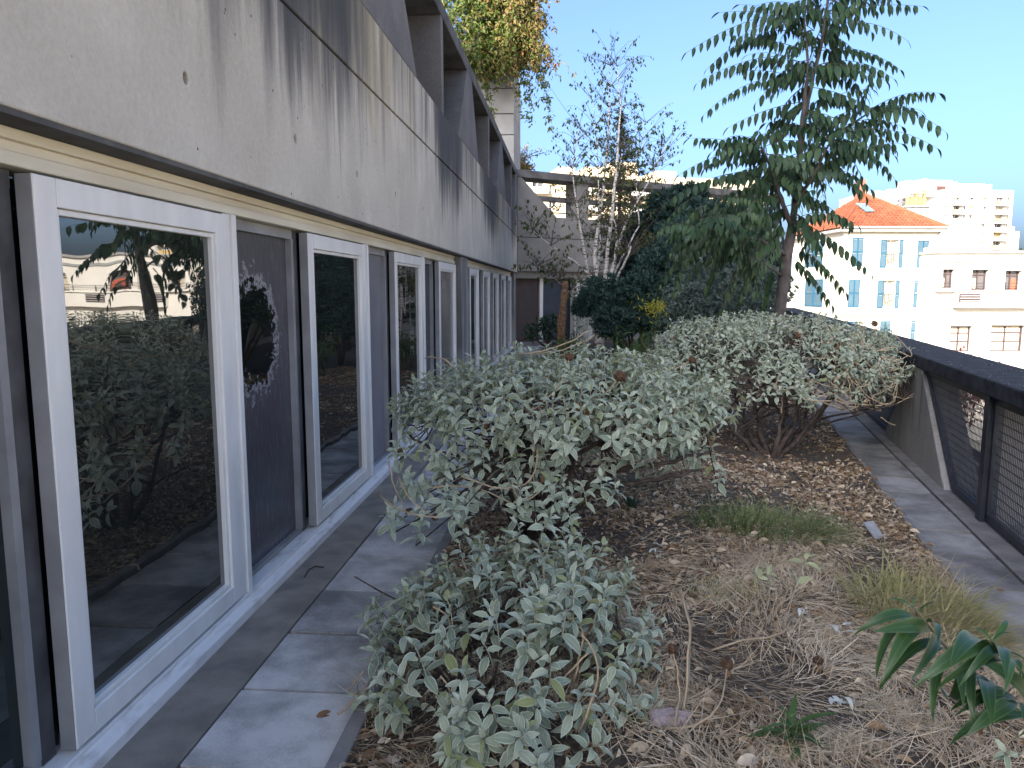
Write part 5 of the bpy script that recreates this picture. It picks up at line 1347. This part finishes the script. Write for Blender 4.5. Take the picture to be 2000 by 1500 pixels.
needle_mass('pine_shrub', 'dense dark blue green pine shrub in front of the birch', 'shrub',
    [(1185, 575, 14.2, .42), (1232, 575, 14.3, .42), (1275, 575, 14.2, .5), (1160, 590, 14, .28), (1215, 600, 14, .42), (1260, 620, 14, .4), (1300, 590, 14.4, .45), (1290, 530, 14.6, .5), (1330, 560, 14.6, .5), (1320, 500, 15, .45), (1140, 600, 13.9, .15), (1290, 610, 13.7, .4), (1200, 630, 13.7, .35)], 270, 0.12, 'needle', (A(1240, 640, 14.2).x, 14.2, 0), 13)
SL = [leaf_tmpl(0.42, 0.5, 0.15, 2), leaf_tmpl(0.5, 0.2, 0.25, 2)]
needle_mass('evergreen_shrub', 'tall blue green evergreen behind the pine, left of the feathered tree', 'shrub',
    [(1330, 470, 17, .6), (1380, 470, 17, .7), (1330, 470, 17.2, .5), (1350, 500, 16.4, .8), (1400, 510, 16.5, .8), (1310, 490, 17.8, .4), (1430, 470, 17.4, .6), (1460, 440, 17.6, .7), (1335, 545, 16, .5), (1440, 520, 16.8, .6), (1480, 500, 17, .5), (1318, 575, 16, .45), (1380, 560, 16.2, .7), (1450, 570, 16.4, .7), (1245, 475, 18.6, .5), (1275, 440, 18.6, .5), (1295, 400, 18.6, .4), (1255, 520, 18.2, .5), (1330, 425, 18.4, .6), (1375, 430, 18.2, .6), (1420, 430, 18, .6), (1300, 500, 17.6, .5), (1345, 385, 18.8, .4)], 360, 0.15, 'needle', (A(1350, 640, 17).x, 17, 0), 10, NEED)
needle_mass('silver_shrub', 'silvery small leaved shrub behind the domed sage shrub', 'shrub',
    [(1340, 590, 13, .42), (1390, 580, 13, .45), (1440, 585, 13, .45), (1480, 590, 13, .4), (1420, 545, 13.4, .5), (1370, 540, 13.4, .45), (1470, 545, 13.4, .4), (1320, 620, 12.8, .3), (1505, 560, 13.6, .4), (1440, 560, 13.2, .4), (1400, 610, 12.6, .4), (1470, 605, 12.6, .35)], 230, 0.075, 'greyleaf', (A(1410, 640, 13).x, 13, 0), 5, SL)
needle_mass('leafy_bush', 'small deep green bush beside the dark shutters', 'shrub', [(1060, 640, 17.5, .33), (1080, 650, 17.4, .3), (1043, 650, 17.4, .25), (1075, 628, 17.6, .22)], 60, 0.10, 'bushleaf', (A(1065, 670, 17.5).x, 17.5, 0), 3, SL)
BL = [leaf_tmpl(0.16, 1.2, 0.2, 3), leaf_tmpl(0.2, 0.8, 0.2, 3)]
def frond_bush(name, label, cat, x, y, Y, n, h, spread, m, ll):
    b = Vector((A(x, y, Y).x, Y, 0)); t = thing(name, label, cat, b); lv = Leaves(BL); st = MB()
    for _ in range(n):
        a = random.uniform(0, 6.28); e = b + Vector((math.cos(a) * spread * random.random(), math.sin(a) * spread * random.random(), h * random.uniform(0.6, 1.05)))
        pts = bez(b + rvec(0.08), b.lerp(e, .5) + Vector((0, 0, h * .25)), e, 6); st.tube(pts, [0.006, .005, .005, .004, .004, .003, .002], 3)
        for k in range(14):
            p = pts[random.randint(2, 6)]; lv.add(p + rvec(0.03), rvec(1) + Vector((0, 0, .25)), ll * random.uniform(.6, 1.2), Vector((0, 0, 1)) + rvec(.4))
    st.build('stems', 'laurel_stem', t); lv.build('foliage', m, t, kind='stuff'); return t
frond_bush('fern_plant', 'bright green fern like plant in front of the dark pine', 'plant', 1245, 660, 12.6, 26, 0.95, 0.55, 'fernleaf', 0.16)
frond_bush('weed_plant', 'feathery green weed around the foot of the cork barked stump', 'plant', 1115, 665, 14.6, 22, 0.75, 0.45, 'fernleaf', 0.15)
gp = frond_bush('goldenrod', 'goldenrod with a yellow flowering tip above the sage shrub', 'plant', 1276, 640, 12, 9, 1.25, 0.2, 'bushleaf', 0.12)
lv = Leaves(BL)
for _ in range(150): lv.add(A(1276 + random.gauss(0, 13), 602 + random.gauss(0, 8), 12 + random.uniform(-.15, .15)), rvec() + Vector((0, 0, .4)), 0.10, rvec())
lv.build('flower_tip', 'goldleaf', gp, kind='stuff')
st = thing('tree_stump', 'tall rough cork barked dead stump standing before the dark shutters', 'stump', (A(1098, 660, 15.4).x, 15.4, 0))
b = MB(); P_ = [Vector((A(1098, 660, 15.4).x, 15.4, 0)), A(1098, 640, 15.4), A(1100, 600, 15.4), A(1103, 570, 15.4), A(1104, 549, 15.4)]
pts = [P_[0].lerp(P_[1], .5)] + [P_[i].lerp(P_[i + 1], j / 5) + rvec(.008) for i in range(1, 4) for j in range(5)] + [P_[-1]]
b.tube([P_[0]] + pts, [0.11] + [random.uniform(0.055, 0.082) for _ in pts], 9); b.build('trunk', 'stump', st)
MB().tube([Vector((A(1093, 660, 15.4).x, 15.35, 0)), A(1092, 615, 15.35)], [0.05, 0.045], 7).build('broken_stub', 'stump', st)
ivp = thing('ivy_pillar', 'short limewashed pillar overgrown with leafy trails', 'pillar', (A(1140, 660, 17.2).x, 17.2, 0))
a = A(1126, 580, 17.2); c = A(1151, 580, 17.2); MB().box(a.x, c.x, 17.2, 17.45, 0, a.z + .04).build('pillar_body', 'ivy_white', ivp, bevel=.02)
lv = Leaves(BL)
for _ in range(170): lv.add(Vector((random.uniform(a.x - .06, c.x + .06), 17.17 - random.random() * .08, a.z * random.random() ** 0.6 + .05)), rvec() + Vector((0, -.6, 0)), 0.10, rvec(), tint=random.random())
for _ in range(80): lv.add(Vector((random.uniform(a.x - .2, c.x + .1), 17.2 + random.uniform(-.1, .2), a.z + random.uniform(0, .12))), rvec() + Vector((0, 0, .3)), 0.16, Vector((0, 0, 1)))
lv.build('ivy', 'fernleaf', ivp, kind='stuff')

# climber hanging over the tower
random.seed(41)
cl = thing('climber', 'autumn coloured climber spilling over the top of the concrete tower', 'climbing plant', (xr - 0.3, 24.3, 7))
lv = Leaves([leaf_tmpl(0.5, 0.5, 0.2, 2), leaf_tmpl(0.42, 0.9, 0.2, 2)]); vn = MB()
strands = []
for _ in range(640):
    x = random.triangular(860, 1068, 985); y = random.uniform(-60, 120); Y = 23.6 + random.uniform(-0.7, 0.7)
    strands.append((x, y, Y, random.uniform(0.4, 1.2), 0))
for x, y, l_ in ((1015, 60, 2.1), (1030, 80, 1.9), (1005, 120, 1.6), (1045, 110, 1.2), (1020, 150, 1.1), (905, 90, 1.8), (925, 110, 1.9), (890, 60, 1.4), (940, 140, 1.3), (1055, 150, 1.3), (1010, 170, .9), (1035, 60, 2.2)): strands.append((x, y, 23.5, l_, 1))
def trail(p, d, l_, nl, tint0):
    e = p + d * l_ * 0.5; e2 = e + Vector((d.x * .3, d.y * .3, -l_ * random.uniform(.5, 1.0)))
    pts = bez(p, e, e2, 7, .03); vn.tube(pts, [0.008, .007, .006, .005, .004, .004, .003, .002], 3)
    for k in range(nl):
        q = pts[random.randint(1, 7)] + rvec(.09); lv.add(q, rvec() + Vector((0, 0, -.6)), random.uniform(.09, .17), rvec() + Vector((0, -.3, .6)), tint=min(1, max(0, random.gauss(tint0, .22))))
for x, y, Y, l_, h in strands:
    p = A(x, y, Y); d = Vector((random.uniform(-1, 1), random.uniform(-1, .6), random.uniform(-.2, .5)))
    if h: d = Vector((random.uniform(.1, .6), -.3, -.6))
    trail(p, d, l_, int(44 * l_), 0.05 if (x < 930 or h) else 0.10 + 0.5 * (x - 930) / 120)
trail(A(1050, 90, 23.5), Vector((1.4, 0, .1)), 0.9, 26, .35); trail(A(1040, 110, 23.5), Vector((1.2, 0, .3)), 0.7, 18, .5)
vn.build('vines', 'twig', cl); lv.build('foliage', 'climber', cl, kind='stuff')
cb = thing('orange_bush', 'small orange autumn bush on the roof beside the tower', 'shrub', A(1025, 335, 30)); lv = Leaves([leaf_tmpl(0.5, 0.5, 0.2, 2)]); vn = MB()
for _ in range(420): lv.add(A(random.triangular(1000, 1046, 1015), 332 - abs(random.gauss(0, 9)), 30 + random.uniform(-.5, .5)), rvec(), .14, rvec(), tint=random.uniform(.6, 1))
for x1, y1 in ((1030, 285), (1052, 295), (1066, 298), (1022, 292)):
    pts = bez(A(1010, 330, 30), A(1020, 305, 30), A(x1, y1, 30), 6); vn.tube(pts, .012, 3)
    for p in pts[2:]:
        for _ in range(14): lv.add(p + rvec(.12), rvec(), .09, rvec(), tint=random.uniform(.7, 1))
vn.build('branches', 'twig', cb); lv.build('foliage', 'climber', cb, kind='stuff')

# ------------------------------------------------------------------ ground litter
random.seed(51)
LT = Leaves([leaf_tmpl(0.38, 1.2, 0.7, 3, 0.3), leaf_tmpl(0.30, 2.0, 0.5, 3, 0.2), leaf_tmpl(0.45, 0.5, 1.0, 3, 0.4)])
CH = Leaves([leaf_tmpl(0.6, 0.6, 0.5, 1), leaf_tmpl(0.35, 1.0, 0.3, 1)])
SW = Leaves([leaf_tmpl(0.022, 0.5, 0, 3, 0, 0.3), leaf_tmpl(0.016, 1.1, 0, 3, 0, 0.3), leaf_tmpl(0.02, -0.6, 0, 3, 0, 0.3)])
def bed_pt(y0, y1):
    while True:
        y = random.uniform(y0, y1); x = random.uniform(BX0 + 0.02, bed_x1(y) - 0.01)
        if random.random() < (bed_x1(y) - BX0) / (bed_x1(y1) - BX0): return x, y
def straw_w(x, y):
    return max(0.04, min(1.0, 1.15 * math.exp(-((y - 2.9) / 1.25) ** 2) * (0.3 + 0.9 / (1 + math.exp(-(x - 0.65) * 5)))))
def bare(x, y):
    v = noise.noise((x * 1.5 + 7, y * 1.2, 9))
    if math.hypot((x - 1.55) / .45, (y - 5.9) / .9) < 1: v += .35
    if math.hypot((x - 0.62) / .22, (y - 3.35) / .2) < 1: v += .45
    if y < 2.65 and x < 0.5: v += .22
    return v
def flat_dir(): a = random.uniform(0, 6.28); return Vector((math.cos(a), math.sin(a), random.uniform(-.12, .2)))
for _ in range(26000):
    x, y = bed_pt(1.6, 6.8)
    if bare(x, y) > .24 and random.random() < .7: continue
    if random.random() < straw_w(x, y) * .7: continue
    LT.add((x, y, gz(x, y) + random.uniform(.004, .022)), flat_dir(), random.uniform(.018, .06) * (1.5 if random.random() < .12 else 1), Vector((random.gauss(0, .5), random.gauss(0, .5), 1)), tint=min(1, max(0, random.gauss(.40, .36))))
for _ in range(13000):
    x, y = bed_pt(6.8, 14)
    if bare(x, y) > .25 and random.random() < .7: continue
    LT.add((x, y, gz(x, y) + random.uniform(.004, .02)), flat_dir(), random.uniform(.025, .065), Vector((random.gauss(0, .5), random.gauss(0, .5), 1)), tint=min(1, max(0, random.gauss(.34, .34))))
for _ in range(24000):
    x, y = bed_pt(1.6, 7.0); CH.add((x, y, gz(x, y) + random.uniform(.001, .010)), flat_dir(), random.uniform(.006, .022), Vector((random.gauss(0, .6), random.gauss(0, .6), 1)), tint=random.random())
for _ in range(90000):
    x, y = bed_pt(1.5, 6.0)
    w_ = straw_w(x, y) * (0.52 + 1.4 * max(0, 0.5 + noise.noise((x * 3.1, y * 3.1, 4))))
    if random.random() > w_ + 0.02: continue
    if bare(x, y) > .28 and random.random() < .65: continue
    a = 5.5 * noise.noise((x * 1.7, y * 1.7, 8)) + random.gauss(-.4, .55); SW.add((x, y, gz(x, y) + random.uniform(.004, .028)), Vector((math.cos(a), math.sin(a), random.gauss(.02, .13))), random.uniform(.06, .22), Vector((random.gauss(0, .4), random.gauss(0, .4), 1)), tint=min(1, max(0, random.gauss(.5 + .5 * noise.noise((x * 2.3, y * 2.3, 2)), .3))))
tag(LT.build('leaf_litter', 'litter', kind='stuff'), 'curled brown dead leaves strewn over the soil of the bed', 'leaf litter')
tag(CH.build('leaf_chips', 'chips', kind='stuff'), 'fine grey brown leaf chips between the dead leaves', 'leaf litter')
tag(SW.build('straw', 'straw', kind='stuff'), 'pale dry straw lying over the near right part of the bed', 'straw')
# the litter's own larger pieces one can pick out
def single_leaf(label, x, y, size, m, tint, up=(0.2, -0.3, 1), z=None, k=0, dirn=None, name='fallen_leaf', tm=None):
    p = at_g(x, y, .025) if z is None or z > .02 else at_z(x, y, z); tm = tm or leaf_tmpl(0.42, 0.7, 0.5, 5, .15)
    l1 = Leaves([tm]); l1.add(p, dirn or (0.9, 0.3, 0.1), size, up, tint=tint); o = l1.build(name, m); return tag(o, label, 'leaf')
single_leaf('red brown fallen leaf lying alone on the grey paving slab', 618, 1400, .075, 'dry_leaf', 0.9, z=0.004, dirn=(.8, .55, .06))
single_leaf('tan folded leaf near the bottom edge on the straw', 1690, 1418, .085, 'dry_leaf', 0.1, z=.05, dirn=(1, .05, .05))
single_leaf('large pale curled leaf at the bottom of the bed', 1440, 1492, .10, 'litter', 0.9, z=.04, dirn=(.9, .35, .1))
single_leaf('small orange brown leaf beside the bare soil patch', 1535, 1280, .06, 'dry_leaf', 0.75, z=.06, dirn=(.3, -.9, .1))
single_leaf('small reddish leaf on the right path', 1945, 1152, .05, 'dry_leaf', 0.8, z=.008, dirn=(.9, -.2, .05))
single_leaf('dark red leaf behind the small seedling', 1458, 1150, .06, 'dry_leaf', 1.0, z=.05, dirn=(.9, -.1, .1))
single_leaf('bleached curled leaf at the right edge of the straw', 1990, 1440, .07, 'litter', 1.0, z=.05, dirn=(.8, .3, .2))
def fallen_sprig(label, x, y, n, size):
    p = at_g(x, y, .03); l1 = Leaves(SAGE)
    for k in range(n): a = random.uniform(0, 6.28); l1.add(p + rvec(.03) * 1.0, Vector((math.cos(a), math.sin(a), random.uniform(0, .3))), size * random.uniform(.6, 1.1), (0, 0, 1), tint=.95)
    t = thing('fallen_sprig', label, 'sprig', p, 'fallen pale sprigs'); l1.build('sprig_leaves', 'sprig_pale', t)
fallen_sprig('pale fallen sprig on the straw near the bottom middle', 1635, 1365, 9, .055)
fallen_sprig('pale fallen sprig in the middle of the bed', 1565, 1200, 8, .05)
fallen_sprig('pale fallen sprig right of the front shrub', 1285, 1075, 10, .055)
fallen_sprig('pale fallen sprig lying above the seed heads', 1640, 1235, 7, .05)

def seed_stalk(label, pts, head):
    t = thing('seed_stalk', label, 'dry flower', pts[0]); P3 = bez(*pts, 10, .003)
    s_ = MB().tube(P3, [0.005 - .002 * i / 10 for i in range(11)], 6).build('stalk', 'dry_stem', t, True)
    hb = MB(); hb.ball(P3[-1], head, 10, 7, .12, (1.1, 1.1, .85))
    for _ in range(60): d = rvec().normalized(); hb.tube([P3[-1] + d * head * .8, P3[-1] + d * head * 1.25], [head * .12, head * .03], 3)
    hb.build('seed_head', 'seed_brown', t)
    l1 = Leaves([leaf_tmpl(.35, 1.4, .8, 4, .3)]); l1.add(P3[-1] + Vector((0, 0, -.02)), (.25, -.1, -1), .06, (0, -1, 0), tint=.1); l1.build('dead_leaf', 'dry_leaf', t)
seed_stalk('round rusty seed head on a curved stalk in front of the bare soil', [at_g(1290, 1420), at_g(1420, 1440, .02), A(1420, 1297, 2.62)], .021)
seed_stalk('small seed head on a short stalk by the straw edge', [at_g(1585, 1318), at_g(1590, 1306, .03), at_g(1598, 1290, .05)], .018)
def ground_twig(label, pts, r=.004, m='dry_stem', name='twig'): return tag(MB().tube([at_g(x, y, max(.008, z - .035)) if z > .03 else at_z(x, y, z) for x, y, z in pts], r, 5).build(name, m, None, True), label, 'twig')
ground_twig('long pale dry stem curving over the soil at the front', [(1255, 1480, .05), (1320, 1400, .06), (1345, 1330, .08), (1350, 1220, .10), (1335, 1165, .12)], .0035)
ground_twig('dry stem lying along the ground past the pink stone', [(1260, 1385, .06), (1330, 1395, .06), (1400, 1400, .05), (1440, 1380, .05)], .0045)
ground_twig('pale stem lying across the middle of the bed', [(1390, 1270, .07), (1450, 1250, .08), (1500, 1245, .08), (1530, 1235, .08), (1548, 1205, .1)], .0045)
ground_twig('curled brown twig on the dark mortar strip', [(594, 1128, .006), (604, 1112, .01), (616, 1106, .02), (632, 1108, .008)], .004, 'bark_dark')
ground_twig('short dead twig by the window sill', [(375, 1300, .006), (392, 1290, .012), (402, 1288, .006)], .005, 'bark_dark')
b = MB(); p = at_g(1318, 1405, .012); b.ball(p, .055, 7, 5, .3, (1.5, .9, .55)); tag(b.build('stone', 'stone_pink'), 'pinkish broken stone half buried beside the front shrub', 'stone')
b = MB(); q = [at_g(x, y, z) for x, y, z in ((1686, 1024, .07), (1706, 1020, .08), (1726, 1050, .015), (1708, 1053, .015))]; b.prism(q, (0, .004, .010)); tag(b.build('slate_chip', 'slate'), 'pale grey slate chip leaning in the soil near the right path', 'stone')
for x, y, s_, lb_ in ((1300, 1000, .022, 'white pebble between the grass and the middle shrub'), ):
    b = MB(); b.ball(at_g(x, y, .02), s_ * .6, 6, 4, .2); tag(b.build('pebble', 'flat_white'), lb_, 'stone')

# ------------------------------------------------------------------ grasses and small plants
def grass(label, x, y, rx, ry, n, h, m, lean=(0, 0), seed=0, z0=.05):
    random.seed(seed); c = at_g(x, y); lv = Leaves([leaf_tmpl(.026, 1.5, .4, 5, 0, .35), leaf_tmpl(.022, 2.2, .4, 5, 0, .35), leaf_tmpl(.03, .8, .4, 4, 0, .35)])
    for _ in range(n):
        a = random.uniform(0, 6.28); r = random.random() ** .6; px_, py_ = c.x + math.cos(a) * rx * r, c.y + math.sin(a) * ry * r
        lv.add((px_, py_, gz(px_, py_)), Vector((math.cos(a) * .55 * r + lean[0] + random.gauss(0, .3), math.sin(a) * .55 * r + lean[1] + random.gauss(0, .3), random.uniform(.5, 1.1))), h * random.uniform(.5, 1.2), (0, 0, 1), tint=random.random())
    return tag(lv.build('grass_clump', m), label, 'grass')
grass('green grass clump in the middle of the bed', 1500, 1030, .48, .30, 800, .25, 'grass_green', (.25, -.1), 61)
grass('pale dry grass clump by the right path edge', 1800, 1205, .30, .36, 800, .27, 'grass_pale', (.25, -.1), 62)
grass('thin green grass tuft under the middle shrub', 1270, 945, .25, .22, 170, .14, 'grass_green', (0, 0), 63)
grass('small green tuft beside the seedling', 1395, 1160, .12, .08, 60, .12, 'grass_green', (0, 0), 64)
grass('dry tuft next to the grey seedling', 1440, 1165, .12, .10, 90, .14, 'grass_pale', (0, 0), 65)
random.seed(66)
def broad_weed(label, x, y, n, ll, m, up=.7):
    c = at_g(x, y, .015); lv = Leaves([leaf_tmpl(.13, .9, .35, 5), leaf_tmpl(.16, .6, .3, 5)])
    for _ in range(n): a = random.uniform(0, 6.28); lv.add(c + rvec(.025), Vector((math.cos(a), math.sin(a), up * random.uniform(.3, 1.6))), ll * random.uniform(.5, 1.2), (0, 0, 1), tint=random.random())
    t = thing('weed', label, 'weed', c); lv.build_split('leaf', m, t, n, 'leaves'); return t
broad_weed('low green strap leaved weed at the bottom of the bed', 1545, 1440, 34, .15, 'fernleaf')
broad_weed('dim blue green weed under the right side of the middle shrub', 1235, 990, 40, .10, 'bushleaf', 1.2)
def seedling(label, x, y, tips, ll):
    c = at_g(x, y, .0); t = thing('sage_seedling', label, 'plant', c, 'sage seedlings'); lv, st = Leaves(SAGE), MB()
    for tx, ty, Y in tips:
        tip = A(tx, ty, Y); d = tip - c; st.tube(bez(c, c.lerp(tip, .5) + rvec(.02), tip, 4), [.004, .004, .003, .003, .002], 4); sprig(tip - d.normalized() * .07, d, .07, 3, ll, lv, st)
    st.build('stem', 'stem_felt', t); lv.build_split('leaf', 'phlomis', t, 60, 'leaves')
seedling('grey seedling with few leaves in the middle of the bed', 1500, 1180, [(1478, 1120, 3.75), (1500, 1115, 3.8)], .085)
seedling('taller grey seedling to the right of its twin', 1540, 1185, [(1578, 1085, 3.7), (1560, 1130, 3.75)], .08)
seedling('low grey seedling at the bottom right corner', 1968, 1490, [(1965, 1470, 2.05)], .05)
# bottom edge sprig of the nearest shrub
seedling('small felted sprig cut by the bottom edge', 1040, 1530, [(1050, 1490, 2.0), (1110, 1500, 2.05)], .08)

# willow leaved shoot in the right foreground
random.seed(71)
wl = thing('willow_leaf_plant', 'glossy long leaved green shoots leaning in at the right foreground', 'plant', (1.25, 1.35, 0))
LW = [leaf_tmpl(.150, 1.7, .28, 10, .14, .9, 1.0), leaf_tmpl(.145, 2.3, .32, 10, .16, .9, -1.1), leaf_tmpl(.160, 1.3, .25, 10, .14, .9, .5)]
lv = Leaves(LW)
def shoot(pts, r=.0045):
    P_ = [A(*q) for q in pts]; o = []
    for i in range(len(P_) - 1):
        for j in range(4): o.append(P_[i].lerp(P_[i + 1], j / 4))
    o.append(P_[-1]); MB().tube(o, [r * (1 - .6 * i / (len(o) - 1)) for i in range(len(o))], 7).build('stem', 'laurel_stem', wl, True)
shoot([(2150, 1560, 1.35), (1990, 1390, 1.38), (1885, 1300, 1.40), (1840, 1255, 1.42), (1800, 1205, 1.44), (1782, 1183, 1.45)])
shoot([(2160, 1500, 1.30), (2060, 1380, 1.3), (1975, 1290, 1.3), (1935, 1250, 1.3)])
def wleaf(x0, y0, Y, x1, y1, dY, k=0, tint=.3, wide=1.0, drop=0.0):
    a, b = A(x0, y0, Y), A(x1, y1, Y + dY); d = b - a; Ln = d.length * 1.12
    # the blade bows up then over, so it starts above its chord
    s_ = d.normalized(); upv = Vector((0, 0, 1)) - s_ * s_.z
    if upv.length < .2: upv = Vector((s_.x, -1, .3))
    lv.add(a, s_ + Vector((0, 0, random.uniform(.5, .95))) + rvec(.1), Ln * random.uniform(.95, 1.2), Vector((0, -.35, 1)) + rvec(.25), k=k, tint=tint, wide=wide, roll=random.uniform(-.4, .4))
for q in [(1815, 1230, 1.43, 1770, 1300, -.1, 2, .3), (1825, 1240, 1.42, 1850, 1330, -.12, 0, .2), (1860, 1280, 1.41, 1800, 1340, -.1, 1, .4), (1955, 1290, 1.3, 1900, 1360, -.1, 1, .25), (1985, 1370, 1.36, 1940, 1450, -.1, 2, .3), (1950, 1280, 1.3, 2000, 1290, -.05, 0, .3), (1785, 1205, 1.44, 1695, 1270, -.05, 0, .3), (1790, 1215, 1.44, 1712, 1305, -.1, 1, .25), (1800, 1225, 1.43, 1755, 1330, -.12, 0, .6), (1810, 1215, 1.43, 1842, 1290, -.08, 2, .2), (1835, 1255, 1.42, 1765, 1335, -.1, 1, .2), (1785, 1190, 1.45, 1735, 1170, .02, 2, .9), (1784, 1185, 1.45, 1785, 1165, .02, 2, 1.0), (1795, 1195, 1.44, 1825, 1180, .0, 2, .4), (1850, 1270, 1.41, 1820, 1300, -.06, 1, .3),
          (1932, 1262, 1.3, 1840, 1310, -.05, 0, .3), (1930, 1262, 1.3, 1830, 1400, -.12, 0, .5), (1940, 1265, 1.3, 1960, 1340, -.1, 2, .2), (1945, 1275, 1.3, 1945, 1370, -.12, 1, .2), (1960, 1285, 1.3, 1985, 1370, -.1, 0, .5), (1938, 1255, 1.3, 1995, 1225, .02, 2, .8), (1935, 1250, 1.3, 1905, 1235, .03, 2, .95), (1940, 1252, 1.3, 1960, 1240, -.02, 2, .5), (1930, 1270, 1.3, 1880, 1330, -.14, 2, .3),
          (1890, 1305, 1.4, 1850, 1390, -.08, 0, .2), (1895, 1310, 1.4, 1880, 1400, -.1, 1, .15), (1960, 1345, 1.38, 1890, 1420, -.05, 1, .45), (1990, 1370, 1.36, 1905, 1440, -.06, 0, .2), (2010, 1400, 1.36, 1885, 1465, -.02, 0, .2), (2000, 1380, 1.3, 2010, 1470, -.1, 2, .2), (1870, 1290, 1.41, 1915, 1330, -.08, 2, .2), (1975, 1290, 1.3, 2010, 1330, -.05, 1, .3), (2030, 1350, 1.3, 2000, 1300, 0, 2, .3), (2020, 1410, 1.35, 1990, 1350, -.1, 2, .35)]:
    wleaf(*q)
for x0, y0, Y in ((1905, 1318, 1.39), (1925, 1330, 1.38), (1945, 1342, 1.37), (1875, 1295, 1.4), (1995, 1385, 1.36), (1965, 1285, 1.3), (1990, 1310, 1.3), (2005, 1325, 1.3)):
    for _ in range(1): wleaf(x0, y0, Y, x0 + random.uniform(-75, 45), y0 + random.uniform(60, 120), random.uniform(-.15, .05), random.randrange(3), random.uniform(.1, .6))
lv.build_split('leaf', 'laurel', wl, 80, 'leaves')
# ------------------------------------------------------------------ done
